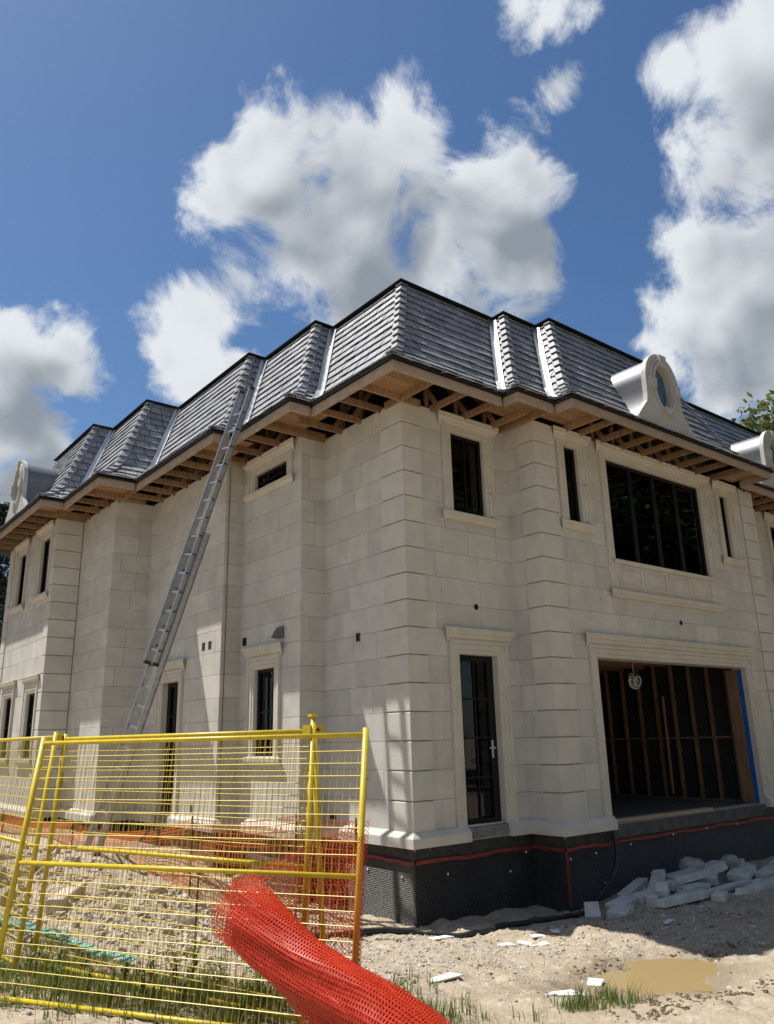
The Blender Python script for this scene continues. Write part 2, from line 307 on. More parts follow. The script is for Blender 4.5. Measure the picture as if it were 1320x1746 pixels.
CP = np.array([(0, -.1, -1.08), (0, 1, -1.12), (-.3, 2.2, -1.0), (2.2, -.8, -1.12), (1.2, -.6, -1.13), (5, -.9, -1.05), (9, -.9, -1.0), (14, -1, -.9), (.5, -1.6, -1.06), (1.2, -2.0, -.94), (2.1, -2.1, -1.0),
      (.1, -2.5, -.98), (2.8, -1.9, -1.04), (-.8, -1.6, -.98), (-.05, -3.4, -1.13), (-.75, -3.5, -1.0), (.6, -3.35, -1.12), (-1.5, -2.5, -.90), (-1.6, -3.4, -.92), (-.5, -4.25, -.93), (.7, -4.0, -.95), (1.5, -3.3, -.98),
      (3, -3.5, -.98), (5, -3, -1.0), (-5.4, -1.5, -.56), (-4, -4.05, -.57), (-4.7, -2.8, -.56), (-3.95, -3.5, -.56), (-4.5, -2.2, -.56), (-4.9, -.8, -.55), (-5, 1.8, -.5), (-3, -3, -.72), (-2.5, -1, -.86), (-3.5, -1, -.64), (-2.8, -4.5, -.72), (-7.1, -8.5, -.55), (-3, -6, -.62),
      (0, -6, -.85), (4, -6, -.9), (-7, -4, -.52), (-2.95, 3.6, -.26), (-2.1, 2.6, -.5), (-1.2, 1.4, -.92), (-1.1, 3.3, -.85), (-1.6, 5, -.5), (-3.3, 7, -.3), (-2.8, 9.5, -.33), (-6, 2, -.45), (-3.6, 1, -.45), (-4, 5, -.3),
      (-8, 8, -.35), (-4, 14, -.35), (-20, 0, -.5), (20, -12, -.9), (0, -25, -.8), (40, 10, -.9), (-30, 30, -.3), (0, 40, -.3), (-40, -40, -.6)])
def ground(x, y):
    x = np.asarray(x, float); y = np.asarray(y, float)
    num = 0; den = 0
    for cx_, cy_, cz_ in CP:
        w = 1.0 / (((x - cx_) ** 2 + (y - cy_) ** 2) + .06) ** 1.7; num = num + w * cz_; den = den + w
    z = num / den
    near = np.exp(-((x + 1) ** 2 + (y + 1) ** 2) / 160.0)
    z = z + near * (.16 * fbm(x * 1.3, y * 1.3, 3, 3) + .095 * fbm(x * 5, y * 5, 4, 11) + .05 * np.abs(fbm(x * 16, y * 16, 3, 23)))
    return z
def gz(x, y): return float(ground(np.array([x]), np.array([y]))[0])
def axis(a, b, step, lo, hi):
    c = list(np.arange(a, b + 1e-6, step)); s = step; p = a; left = []
    while p > lo: s *= 1.22; p -= s; left.append(p)
    s = step; p = b; right = []
    while p < hi: s *= 1.22; p += s; right.append(p)
    return np.array(left[::-1] + c + right)
gx = axis(-7.0, 6.0, .036, -900, 900); gy = axis(-6.2, 3.6, .036, -900, 900)
GX, GY = np.meshgrid(gx, gy); GZ = ground(GX.ravel(), GY.ravel())
nv = len(gx); me = D.meshes.new('ground')
vv = np.stack([GX.ravel(), GY.ravel(), GZ], 1)
jj, ii = np.meshgrid(np.arange(len(gy) - 1), np.arange(nv - 1), indexing='ij'); q = (jj * nv + ii).ravel()
ff = np.stack([q, q + 1, q + 1 + nv, q + nv], 1)
me.vertices.add(len(vv)); me.vertices.foreach_set('co', vv.ravel()); me.loops.add(ff.size); me.loops.foreach_set('vertex_index', ff.ravel())
me.polygons.add(len(ff)); me.polygons.foreach_set('loop_start', np.arange(0, ff.size, 4)); me.polygons.foreach_set('loop_total', np.full(len(ff), 4))
me.polygons.foreach_set('use_smooth', np.ones(len(ff), bool)); me.update(); me.validate(); me.materials.append(M['earth'])
link('ground', me, kind='structure')
PUDZ = -1.047
mb = MB(); n = 40; ring = [(.05 + .95 * math.cos(2 * math.pi * i / n), -3.42 + .62 * math.sin(2 * math.pi * i / n), PUDZ) for i in range(n)]
mb.add([(0, -3.42, PUDZ)] + ring, [(0, 1 + i, 1 + (i + 1) % n) for i in range(n)])
mb.build('puddle', 'water', kind='structure')

# ------------------------------------------------------------------ the house: outlines
class Seg:
    def __init__(s, a, b):
        s.a = Vector((*a, 0)); s.b = Vector((*b, 0)); d = s.b - s.a; s.len = d.length; s.t = d.normalized(); s.n = Vector((-s.t.y, s.t.x, 0))
    def p(s, u, o, z): q = s.a + s.t * u + s.n * o; return Vector((q.x, q.y, z))
    def u(s, w): return abs(w - (s.a.x if abs(s.t.x) > .5 else s.a.y))
WALL = [(15, 0), (9.307, 0), (9.307, -.628), (2.26, -.628), (2.26, 0), (0, 0), (0, 2.067), (-.46, 2.067), (-.46, 4.026), (-.827, 4.026), (-.827, 7.415), (-1.625, 7.415), (-1.625, 9.451), (-2.19, 9.451), (-2.19, 13.4), (15, 13.4)]
EAVE = [(15.9, -.88), (8.5, -.88), (8.5, -1.51), (2.2, -1.51), (2.2, -1.17), (1.33, -1.17), (1.33, -.88), (-.87, -.88), (-.87, 1.13), (-1.27, 1.13), (-1.27, 2.97), (-1.64, 2.97), (-1.64, 6.3), (-2.40, 6.3), (-2.40, 8.4), (-2.88, 8.4), (-2.88, 14.3), (15.9, 14.3)]
WS = [Seg(WALL[i], WALL[(i + 1) % len(WALL)]) for i in range(len(WALL))]
ES = [Seg(EAVE[i], EAVE[(i + 1) % len(EAVE)]) for i in range(len(EAVE))]
ZT = 6.19      # top of the stone
house = tag(empty('stone_house'), 'two-storey pale limestone house under construction with grey slate mansard roof and open rafters', 'house')

def sbox(mb, s, u0, u1, o0, o1, z0, z1, ch=0.0):
    """box in the frame of a wall: along u, out o, up z, front edges chamfered"""
    if ch <= 0:
        v = [s.p(u, o, z) for z in (z0, z1) for o in (o0, o1) for u in (u0, u1)]
        return mb.add(v, [(0, 2, 3, 1), (4, 5, 7, 6), (0, 1, 5, 4), (2, 6, 7, 3), (0, 4, 6, 2), (1, 3, 7, 5)])
    r = lambda o, c: [s.p(u0 + c, o, z0 + c), s.p(u1 - c, o, z0 + c), s.p(u1 - c, o, z1 - c), s.p(u0 + c, o, z1 - c)]
    v = r(o0, 0) + r(o1 - ch, 0) + r(o1, ch)
    f = [(3, 2, 1, 0), (8, 9, 10, 11)]
    for k in (0, 4):
        for i in range(4): f.append((k + i, k + (i + 1) % 4, k + 4 + (i + 1) % 4, k + 4 + i))
    return mb.add(v, f)
def profile(mb, s, u0, u1, prof, grow=1.0):
    """moulding: profile of (out, z) run along u, its ends returned to the wall"""
    n = len(prof); v = [s.p(u0 - max(o, 0) * grow, o, z) for o, z in prof] + [s.p(u1 + max(o, 0) * grow, o, z) for o, z in prof]
    f = [(i, (i + 1) % n, n + (i + 1) % n, n + i) for i in range(n)] + [tuple(range(n - 1, -1, -1)), tuple(range(n, 2 * n))]
    return mb.add(v, f)
def sweep(mb, pts, prof, closed_ends=True):
    """profile of (out, z) swept along a plan polyline with mitred corners; out is to the left-hand normal"""
    segs = [Seg(pts[i], pts[i + 1]) for i in range(len(pts) - 1)]; n = len(prof); v = []
    for i, p in enumerate(pts):
        if i == 0: m = segs[0].n
        elif i == len(pts) - 1: m = segs[-1].n
        else:
            m = segs[i - 1].n + segs[i].n
        for o, z in prof: v.append((p[0] + m.x * o, p[1] + m.y * o, z))
    f = []
    for i in range(len(pts) - 1):
        for j in range(n): f.append((i * n + j, i * n + (j + 1) % n, (i + 1) * n + (j + 1) % n, (i + 1) * n + j))
    if closed_ends: f.append(tuple(range(n - 1, -1, -1))); f.append(tuple((len(pts) - 1) * n + j for j in range(n)))
    return mb.add(v, f)
def cut(rect, holes):
    out = [rect]
    for (a0, a1, b0, b1) in holes:
        nxt = []
        for (u0, u1, z0, z1) in out:
            if u1 <= a0 or u0 >= a1 or z1 <= b0 or z0 >= b1: nxt.append((u0, u1, z0, z1)); continue
            if u0 < a0: nxt.append((u0, a0, z0, z1))
            if u1 > a1: nxt.append((a1, u1, z0, z1))
            m0, m1 = max(u0, a0), min(u1, a1)
            if z0 < b0: nxt.append((m0, m1, z0, b0))
            if z1 > b1: nxt.append((m0, m1, b1, z1))
        out = nxt
    return [r for r in out if r[1] - r[0] > .025 and r[3] - r[2] > .025]

# openings per wall: (kind, w0, w1, z0, z1) in world x or y
OPEN = {0: [('win', 11.35, 12.1, 4.58, 5.9), ('win', 11.3, 12.2, 1.0, 2.4)],
        2: [('win', 7.945, 8.235, 4.57, 5.9), ('big', 4.14, 7.21, 4.08, 5.92), ('win', 3.0, 3.365, 4.58, 5.92), ('garage', 3.372, 8.03, -.10, 2.4)],
        4: [('win', .987, 1.722, 4.57, 5.9), ('door', .954, 1.772, -.03, 2.41)],
        7: [('low', 2.51, 3.62, 5.55, 5.89), ('win', 2.823, 3.475, 1.0, 2.4)],
        9: [('door', 5.657, 6.396, -.03, 2.37)],
        13: [('win', 9.9, 10.57, 4.55, 5.88), ('win', 11.84, 12.48, 4.55, 5.88), ('win', 9.92, 10.59, 1.0, 2.38), ('win', 11.82, 12.49, 1.0, 2.38)]}
SW = .19       # width of the stone surround
NW = 14        # walls seen from outside; the last two are the back
PITCH = .387
ZC = [0.03 + PITCH * k for k in range(0, 17)]; ZC[0] = -.02; ZC[-1] = ZT
def concave(i): return WS[i - 1].t.cross(WS[i % len(WS)].t).z > 0
def wall_shell(i, s, ops):
    mb = MB(); us = sorted({-.03 if concave(i) else 0.0, s.len + (.03 if concave((i + 1) % len(WS)) else 0.0), *[x for o in ops for x in (o[0], o[1])]}); zs = sorted({-.2, ZT, *[z for o in ops for z in (o[2], o[3])]})
    TH = .28; F = -.014
    for a in range(len(us) - 1):
        for b in range(len(zs) - 1):
            um, zm = (us[a] + us[a + 1]) / 2, (zs[b] + zs[b + 1]) / 2
            if any(o[0] < um < o[1] and o[2] < zm < o[3] for o in ops): continue
            for off, fl in ((F, 0), (-TH, 1)):
                v = [s.p(us[a], off, zs[b]), s.p(us[a + 1], off, zs[b]), s.p(us[a + 1], off, zs[b + 1]), s.p(us[a], off, zs[b + 1])]
                mb.add(v, [(0, 1, 2, 3) if not fl else (3, 2, 1, 0)])
    for (u0, u1, z0, z1) in ops:
        c = [(u0, z0), (u1, z0), (u1, z1), (u0, z1)]
        for k in range(4):
            (ua, za), (ub, zb) = c[k], c[(k + 1) % 4]
            mb.add([s.p(ua, F, za), s.p(ub, F, zb), s.p(ub, -TH, zb), s.p(ua, -TH, za)], [(0, 1, 2, 3)])
    mb.add([s.p(0, F, ZT), s.p(s.len, F, ZT), s.p(s.len, -TH, ZT), s.p(0, -TH, ZT)], [(0, 1, 2, 3)])
    return mb.build('wall', 'mortar', house)
QUOIN = {}     # wall index -> list of (u0,u1) taken by quoins
def qz(i, a, b): QUOIN.setdefault(i, []).append((a, b))
qz(4, 1.905, 2.26); qz(5, 0, .50)                       # main corner: x 0..0.355 and y 0..0.50
qz(2, WS[2].u(2.75), WS[2].len); qz(3, 0, .33)          # bay corner
qz(2, 0, WS[2].u(8.77)); qz(1, .3, .628)                # far bay corner
qz(12, 0, .565); qz(13, 0, .28)                          # rear-left corner
qz(13, WS[13].u(13.05), WS[13].len)
blocks = []
rb = random.Random(5)
walls = []
for i, s in enumerate(WS):
    ops = [tuple(sorted((s.u(o[1]), s.u(o[2])))) + (o[3], o[4]) for o in OPEN.get(i, [])]
    wall = wall_shell(i, s, ops); walls.append(wall)
    if i >= NW: continue
    holes = []
    for o, (u0, u1, z0, z1) in zip(OPEN.get(i, []), ops):
        k = o[0]; hz = z1 + SW + (.12 if z1 < 4 else .3)
        zb = z0 - (.13 if k in ('win', 'low') else .66 if k == 'big' else .3)
        holes.append((u0 - SW, u1 + SW, zb, min(hz, z1 + SW)))
    for a, b in QUOIN.get(i, []): holes.append((a - .002, b + .002, -1, 9))
    ph = rb.random()
    for c in range(16):
        z0, z1 = ZC[c], ZC[c + 1]
        u = -(rb.random() * .5 + (.35 if c % 2 else 0)); edges = [0.0]
        while u < s.len:
            u += rb.choice((.55, .62, .72, .8, .9))
            if u > .16 and u < s.len - .16 and u - edges[-1] > .15: edges.append(u)
        edges.append(s.len)
        for a, b in zip(edges[:-1], edges[1:]):
            for (u0, u1, w0, w1) in cut((a, b, z0, z1), holes):
                m = MB(); ga = -.006 if u0 == 0 and concave(i) else .0028; gb = -.006 if u1 == s.len and concave((i + 1) % len(WS)) else .0028
                sbox(m, s, u0 + ga * (.7 if ga > 0 else 1), u1 - gb * (.7 if gb > 0 else 1), -.03, rb.uniform(-.0015, .0015), w0 + .002, w1 - .002, .004)
                blocks.append((m.v, m.f, wall))
emit('stone_block', 'stone_blocks', blocks, 'stone', 300)

# quoins: each is one stone, turning the corner where it stands on one
def lquoin(pt, ta, la, tb, lb, na, nb, z0, z1, pr=.024):
    """stone turning an outside corner pt, running la along ta on face with normal na and lb along tb on the face with normal nb"""
    p = Vector((*pt, 0)); g = .006; ch = .011; th = .06
    def ring(o, z):
        k = p + na * o + nb * o
        return [p + ta * la + na * o, k, p + tb * lb + nb * o, p + tb * lb - nb * th, p - na * th - nb * th, p + ta * la - na * th], z
    levels = [(pr - ch, z0 + g), (pr, z0 + g + ch), (pr, z1 - g - ch), (pr - ch, z1 - g)]
    v = []; 
    for o, z in levels:
        pts, zz = ring(o, z); v += [(q.x, q.y, zz) for q in pts]
    f = [(5, 4, 3, 2, 1, 0), tuple(18 + i for i in range(6))]
    for l in range(3):
        for i in range(6): f.append((l * 6 + i, l * 6 + (i + 1) % 6, l * 6 + 6 + (i + 1) % 6, l * 6 + 6 + i))
    return v, f
X_, Y_ = Vector((1, 0, 0)), Vector((0, 1, 0))
quoins = []
for k in range(16):
    z0, z1 = ZC[k], ZC[k + 1]
    quoins.append((*lquoin((0, 0), X_, .355, Y_, .50, -Y_, -X_, z0, z1), house))
    quoins.append((*lquoin((2.26, -.628), X_, .49, Y_, .33, -Y_, -X_, z0, z1), house))
    quoins.append((*lquoin((9.307, -.628), -X_, .53, Y_, .33, -Y_, X_, z0, z1), house))
    quoins.append((*lquoin((-2.19, 9.451), X_, .545, Y_, .28, -Y_, -X_, z0, z1), house))
    quoins.append((*lquoin((-2.19, 13.4), -Y_, .35, X_, .4, -X_, Y_, z0, z1), house))
emit('quoin_block', 'quoin_blocks', quoins, 'quoin', 300)

# mouldings at the foot of the walls
BASE = [(0, -.155), (.10, -.155), (.10, -.035), (.085, -.015), (.035, .035), (0, .04)]
runs = [[(9.307 + 5, 0), (9.307, 0), (9.307, -.628), (8.03, -.628)], [(3.372, -.628), (2.26, -.628), (2.26, 0), (1.772, 0)],
        [(.954, 0), (0, 0), (0, 2.067), (-.46, 2.067), (-.46, 4.026), (-.827, 4.026), (-.827, 5.657)],
        [(-.827, 6.396), (-.827, 7.415), (-1.625, 7.415), (-1.625, 9.451), (-2.19, 9.451), (-2.19, 13.4)]]
for r in runs: sweep(MB(), r, BASE).build('base_moulding', 'quoin', house)

# ------------------------------------------------------------------ openings
CORN = [(0, 0), (.022, 0), (.030, .045), (.052, .062), (.062, .105), (.092, .122), (.092, .165), (.10, .17), (.10, .20), (0, .215)]
SILL = [(0, 0), (.04, 0), (.048, .03), (.085, .06), (.09, .125), (.075, .135), (0, .14)]
def pr(p, z): return [(o, z + q) for o, q in p]
def surround(s, u0, u1, z0, z1, head=True, w=SW):
    mb = MB()
    for a, b, o in ((w - .055, w, .052), (.05, w - .055, .034), (0, .05, .022)):
        for u, sg in ((u0, -1), (u1, 1)):
            sbox(mb, s, min(u + sg * a, u + sg * b), max(u + sg * a, u + sg * b), -.02, o, z0, z1 + a, .004)
        sbox(mb, s, u0 - b, u1 + b, -.02, o - .001, z1 + a, z1 + b, .004)
    # reveals of dressed stone
    for u, sg in ((u0, 1), (u1, -1)): sbox(mb, s, min(u, u + sg * .012), max(u, u + sg * .012), -.27, .01, z0, z1)
    sbox(mb, s, u0 + .012, u1 - .012, -.27, .009, z1 - .012, z1)
    return mb
def glazing(par, s, u0, u1, z0, z1, cols, rows, depth=-.065, fw=.05, mw=.022, stile=0, name='pane'):
    fr = MB()
    a0, a1, b0, b1 = u0 + .013, u1 - .013, z0 + .002, z1 - .013
    for q in ((a0, a0 + fw + stile, b0, b1), (a1 - fw - stile, a1, b0, b1)): sbox(fr, s, q[0], q[1], depth - .05, depth + .02, q[2], q[3], .004)
    for q in ((b0, b0 + fw), (b1 - fw, b1)): sbox(fr, s, a0 + fw + stile, a1 - fw - stile, depth - .05, depth + .018, q[0], q[1], .004)
    c0, c1, d0, d1 = a0 + fw + stile, a1 - fw - stile, b0 + fw, b1 - fw
    for k in range(1, cols): c = c0 + (c1 - c0) * k / cols; sbox(fr, s, c - mw / 2, c + mw / 2, depth - .035, depth + .005, d0, d1)
    for k in range(1, rows):
        c = d0 + (d1 - d0) * k / rows; sbox(fr, s, c0, c1, depth - .034, depth + .003, c - mw / 2, c + mw / 2)
    f = fr.build('frame', 'frame', par)
    for a in range(cols):
        for b in range(rows):
            e0, e1 = c0 + (c1 - c0) * a / cols, c0 + (c1 - c0) * (a + 1) / cols; g0, g1 = d0 + (d1 - d0) * b / rows, d0 + (d1 - d0) * (b + 1) / rows
            sbox(MB(), s, e0, e1, depth - .022, depth - .016, g0, g1).build('pane', 'glass', par)
    return f
for i, ops in OPEN.items():
    s = WS[i]
    for kind, w0, w1, z0, z1 in ops:
        u0, u1 = sorted((s.u(w0), s.u(w1))); up = z1 > 4
        main = surround(s, u0, u1, z0, z1).build({'win': 'window', 'low': 'window', 'big': 'window', 'door': 'door', 'garage': 'garage_opening'}[kind], 'cast', house)
        ct = z1 + SW - .03
        wide = .03
        profile(MB(), s, u0 - SW - wide, u1 + SW + wide, pr(CORN, ct if not up else min(ct, ZT - .225))).build('head_cornice', 'cast', main)
        if kind in ('win', 'low'):
            profile(MB(), s, u0 - SW - .01, u1 + SW + .01, pr(SILL, z0 - .14)).build('sill', 'cast', main)
            tie = MB()
        if kind == 'win': glazing(main, s, u0, u1, z0, z1, 1 if u1 - u0 < .5 else 2, 1 if up else 2)
        if kind == 'low': glazing(main, s, u0, u1, z0, z1, 2, 2, fw=.045, mw=.018)
        if kind == 'big':
            n = 4; wd = (u1 - u0) / n
            glazing(main, s, u0, u1, z0, z1, 4, 1, mw=.11)
            mb = MB(); sbox(mb, s, u0 - SW, u1 + SW, -.02, .012, z0 - .53, z0)
            ap = mb.build('apron', 'cast', main)
            for k in range(4):
                a = u0 + (u1 - u0) * k / 4 + .05; b = u0 + (u1 - u0) * (k + 1) / 4 - .05
                m = MB()
                for q in ((a, b, z0 - .13, z0 - .09), (a, b, z0 - .46, z0 - .42), (a, a + .04, z0 - .42, z0 - .13), (b - .04, b, z0 - .42, z0 - .13)): sbox(m, s, q[0], q[1], .008, .034, q[2], q[3], .006)
                sbox(m, s, a + .09, b - .09, .008, .024, z0 - .38, z0 - .17, .006)
                m.build('apron_panel', 'cast', main)
            profile(MB(), s, u0 - SW - .0, u1 + SW + .0, pr(SILL, z0 - .665)).build('sill', 'cast', main)
            profile(MB(), s, u0 - .02, u1 + .02, [(0, z0 - .07), (.03, z0 - .07), (.045, z0 - .02), (.045, z0), (0, z0)]).build('sill', 'cast', main)
        if kind == 'door':
            glazing(main, s, u0, u1, z0 + .05, z1, 2, 4, depth=-.12, fw=.085, mw=.026, stile=.04)
            mb = MB(); sbox(mb, s, u0 + .012, u1 - .012, -.27, .03, z0 - .10, z0 + .045); mb.build('threshold', 'concrete', main)
            mb = MB(); sbox(mb, s, u0 + .05, u1 - .05, -.095, -.02, z0 + .046, z0 + .075, .004); mb.build('sill_plate', 'steel', main)
            uh = u0 + .115 if i == 4 else u1 - .115
            mb = MB(); sbox(mb, s, uh - .02, uh + .02, -.102, -.092, .92, 1.17, .003); mb.beam(s.p(uh, -.095, 1.06), s.p(uh, -.04, 1.06), .018, .018); mb.beam(s.p(uh - .006, -.042, 1.06), s.p(uh + (.12 if i == 4 else -.12), -.042, 1.06), .018, .02)
            mb.build('handle', 'steel', main)
# temporary steel ties left standing out of the joints beside the windows
for i, w, z in ((4, 1.80, 4.98), (4, 1.80, 4.58), (2, 3.43, 5.25), (2, 3.44, 4.60), (2, 7.29, 4.75), (9, 6.47, 2.32), (9, 6.47, 1.35)):
    s = WS[i]; u = s.u(w); MB().beam(s.p(u - .11, -.03, z), s.p(u + .04, .075, z + .012), .012, .008).build('wall_tie', 'rust', house)

# foundation, waterproofing and membrane below the stone
WR = WALL[:15]
sweep(MB(), WR, [(-.3, -.156), (-.012, -.156), (-.012, -1.9), (-.3, -1.9)]).build('foundation', 'tar', house)
found = [o for o in house.children if o.name.startswith('foundation')][0]
sweep(MB(), WR, [(-.005, -.335), (.012, -.335), (.014, -1.8), (-.005, -1.8)]).build('dimple_membrane', 'membrane', found)
# red sealing tape along the top of the membrane, uneven
segs = [Seg(WR[i], WR[i + 1]) for i in range(len(WR) - 1)]
mb = MB(); rt = random.Random(3)
for k, s in enumerate(segs):
    n = max(2, int(s.len / .12)); top = []; bot = []
    sag0 = rt.random() * 6
    for j in range(n + 1):
        u = s.len * j / n; w = .010 * math.sin(u * 5 + sag0) + rt.uniform(-.008, .008)
        if j in (0, n): w = 0
        e0 = -.0
        o = .0195
        uu = u + (o if j == n and k + 1 < len(segs) and segs[k].t.cross(segs[k + 1].t).z > 9 else 0)
        top.append(s.p(uu, o, -.318 + w)); bot.append(s.p(uu, o + .001, -.362 + w + rt.uniform(-.012, .006)))
    v = top + bot
    mb.add(v, [(j, j + 1, n + 2 + j, n + 1 + j) for j in range(n)])
for pt in ((2.245, -.652), (8.9, -.652)):
    mb.beam((pt[0], pt[1], -.36), (pt[0] - .01, pt[1], -1.05), .05, .006)
mb.build('sealing_tape', 'redtape', found)
for i, w, z in ((4, .55, -.52), (4, 1.75, -.62), (2, 2.9, -.44), (2, 3.05, -.86), (2, 3.75, -.40), (2, 4.9, -.36), (2, 5.9, -.35), (2, 6.9, -.36), (5, .25, -.52), (5, 1.0, -.5), (4, 2.1, -.4), (2, 2.32, -.46), (2, 4.2, -.85)):
    s = WS[i]; u = s.u(w); c = s.p(u, .014, z)
    MB().tube([c, c + s.n * .012], .015, 10).build('washer', 'white', found)
# concrete sill of the garage opening
s2 = WS[2]
mb = MB(); sbox(mb, s2, s2.u(8.03), s2.u(3.372), -.6, .02, -.30, -.105, .012); mb.build('garage_sill', 'slab', house)
MB().box(2.6, 8.3, -.30, 8.0, -.30, -.10).build('garage_floor', 'slab', house)

# small fittings on the walls
def fit(i, w, z, wu, hz, name, m, o0=-.02, o1=.006):
    s = WS[i]; u = s.u(w); mb = MB(); sbox(mb, s, u - wu / 2, u + wu / 2, o0, o1, z - hz / 2, z + hz / 2, .002); return mb.build(name, m, house)
for i, w, z in ((4, 1.375, 3.12), (2, 5.95, 3.12)):   # round lamp boxes
    s = WS[i]; u = s.u(w); c = s.p(u, -.01, z); mb = MB().tube([c, c + s.n * .014], .048, 14); b = mb.build('lamp_box', 'rust', house)
    MB().tube([c + s.n * .0145, c + s.n * .017], .038, 14).build('box_inside', 'blackmetal', b)
b = fit(5, 1.165, 2.71, .10, .13, 'switch_box', 'redbox', -.02, .012); fit(5, 1.165, 2.71, .07, .10, 'switch_box_cavity', 'blackmetal', .0, .0135)
fit(9, 4.70, 2.89, .12, .14, 'vent_slot', 'interior', -.02, .004); fit(9, 4.45, 2.89, .12, .14, 'vent_slot', 'interior', -.02, .004)
fit(9, 6.16, 3.03, .09, .11, 'vent_slot', 'blackmetal', -.02, .004); fit(9, 4.93, .16, .10, .15, 'outlet_box', 'rust', -.02, .006)
fit(3, .46, .36, .07, .11, 'outlet_box', 'blackmetal', -.02, .006); fit(5, 1.83, .12, .10, .07, 'pipe_stub', 'rubber', -.02, .04); fit(7, 3.84, 2.9, .09, .13, 'lamp_box', 'blackmetal', -.02, .03)
s = WS[3]; mb = MB(); c = s.p(.44, .006, .36)
for k in range(3): mb.tube([c + Vector((0, .01 * k, 0)), c + s.n * .05 + Vector((0, -.02 * k, .03)), c + s.n * .07 + Vector((0, .03 - .02 * k, -.08))], .004, 5)
mb.build('loose_wire', 'cable', house)
s = WS[5]; c = s.p(.98, 0, .68); mb = MB().tube([c, c + s.n * .10], .013, 8); mb.tube([c + s.n * .085 + Vector((0, 0, -.02)), c + s.n * .085 + Vector((0, 0, .045))], .012, 8); mb.build('hose_tap', 'steel', house)
s = WS[7]; u = s.u(2.63); mb = MB()      # vent hood over the window
v = [s.p(u - .09, 0, 2.83), s.p(u + .09, 0, 2.83), s.p(u + .09, .15, 2.84), s.p(u - .09, .15, 2.84), s.p(u - .08, 0, 3.02), s.p(u + .08, 0, 3.02), s.p(u + .08, .05, 3.01), s.p(u - .08, .05, 3.01)]
mb.add(v, [(3, 2, 1, 0), (4, 5, 6, 7), (0, 1, 5, 4), (1, 2, 6, 5), (2, 3, 7, 6), (3, 0, 4, 7)]); mb.build('vent_hood', 'zinc', house)
mb = MB(); s = WS[8]   # copper-brown conduit in the inside corner
mb.tube([s.p(.30, .02, 6.1), s.p(.30, .02, 3.0), s.p(.31, .02, .05)], .007, 6); mb.build('conduit', 'stud', house)

# ------------------------------------------------------------------ interior: floors and the garage framing
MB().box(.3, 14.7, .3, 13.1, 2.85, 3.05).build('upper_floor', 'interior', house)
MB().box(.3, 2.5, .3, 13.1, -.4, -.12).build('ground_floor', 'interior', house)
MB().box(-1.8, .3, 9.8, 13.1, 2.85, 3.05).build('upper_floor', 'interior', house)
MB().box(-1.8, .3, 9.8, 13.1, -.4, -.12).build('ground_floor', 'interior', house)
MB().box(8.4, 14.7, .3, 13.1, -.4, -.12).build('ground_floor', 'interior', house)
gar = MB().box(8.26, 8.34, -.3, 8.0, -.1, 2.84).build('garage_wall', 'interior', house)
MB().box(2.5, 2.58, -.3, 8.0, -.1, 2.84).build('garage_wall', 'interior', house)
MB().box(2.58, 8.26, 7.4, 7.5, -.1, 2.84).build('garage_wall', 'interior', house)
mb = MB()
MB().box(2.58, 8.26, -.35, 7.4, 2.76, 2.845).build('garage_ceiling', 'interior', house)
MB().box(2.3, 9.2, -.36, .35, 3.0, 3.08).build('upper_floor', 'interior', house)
for k in range(17): y = -.12 + .41 * k; MB().box(8.17, 8.259, y, y + .04, -.06, 2.72).build('stud', 'stud', gar)
for k in range(16): y = -.08 + .41 * k; MB().box(8.18, 8.258, y, y + .37, 1.08, 1.118).build('blocking', 'stud', gar)
MB().box(8.17, 8.259, -.12, 7.0, -.098, -.061).build('bottom_plate', 'stud', gar); MB().box(8.17, 8.259, -.12, 7.0, 2.721, 2.758).build('top_plate', 'stud', gar)
MB().beam((8.15, 1.35, .0), (8.12, 1.32, 1.95), .05, .09).build('brace', 'stud', gar)
for k in range(13): x = 2.8 + .41 * k; MB().box(x, x + .04, 7.30, 7.39, -.1, 2.72).build('stud', 'stud', gar)
for k in range(12): y = .1 + .55 * k; MB().box(2.6, 8.25, y, y + .04, 2.56, 2.755).build('ceiling_joist', 'stud', gar)
for k in range(4):
    MB().beam((4.2 + .5 * k, 5.5, -.08), (4.4 + .45 * k, 6.4, 2.2 + .1 * k), .09, .04).build('brace', 'stud', gar)
mb = MB(); sbox(mb, s2, s2.u(8.03) + .013, s2.u(8.03) + .035, -.17, -.09, -.09, 2.36); mb.build('jamb_membrane', 'bluetape', house)
mb = MB(); sbox(mb, s2, s2.u(8.03) + .013, s2.u(8.03) + .055, -.40, -.175, -.09, 2.36); mb.build('jamb_board', 'stud', house)

# ------------------------------------------------------------------ roof
PROF = [(-.045, 6.275), (.10, 6.345), (.34, 6.53), (.57, 6.79), (.70, 7.06), (.85, 7.39), (1.055, 7.83), (1.28, 8.31), (1.47, 8.72)]
def prof_at(sv):
    for (d0, z0), (d1, z1) in zip(PROF[:-1], PROF[1:]):
        l = math.hypot(d1 - d0, z1 - z0)
        if sv <= l or (d1, z1) == PROF[-1]:
            k = sv / l; return d0 + (d1 - d0) * k, z0 + (z1 - z0) * k, Vector((-(z1 - z0) / l, (d1 - d0) / l))   # outward normal (out along -d, up)
        sv -= l
PL = sum(math.hypot(b[0] - a[0], b[1] - a[1]) for a, b in zip(PROF[:-1], PROF[1:]))
NE = len(ES)
def ext(i, d):
    """extent along u of roof face i at inset d"""
    s = ES[i]; a = -ES[i - 1].n.dot(s.t) * d; b = s.len - ES[(i + 1) % NE].n.dot(s.t) * d
    return a, b
def rp(i, u, d, z, nrm, off):
    s = ES[i]; o = -d + (-nrm.x) * off * 1.0
    return s.p(u, o, z + nrm.y * off)
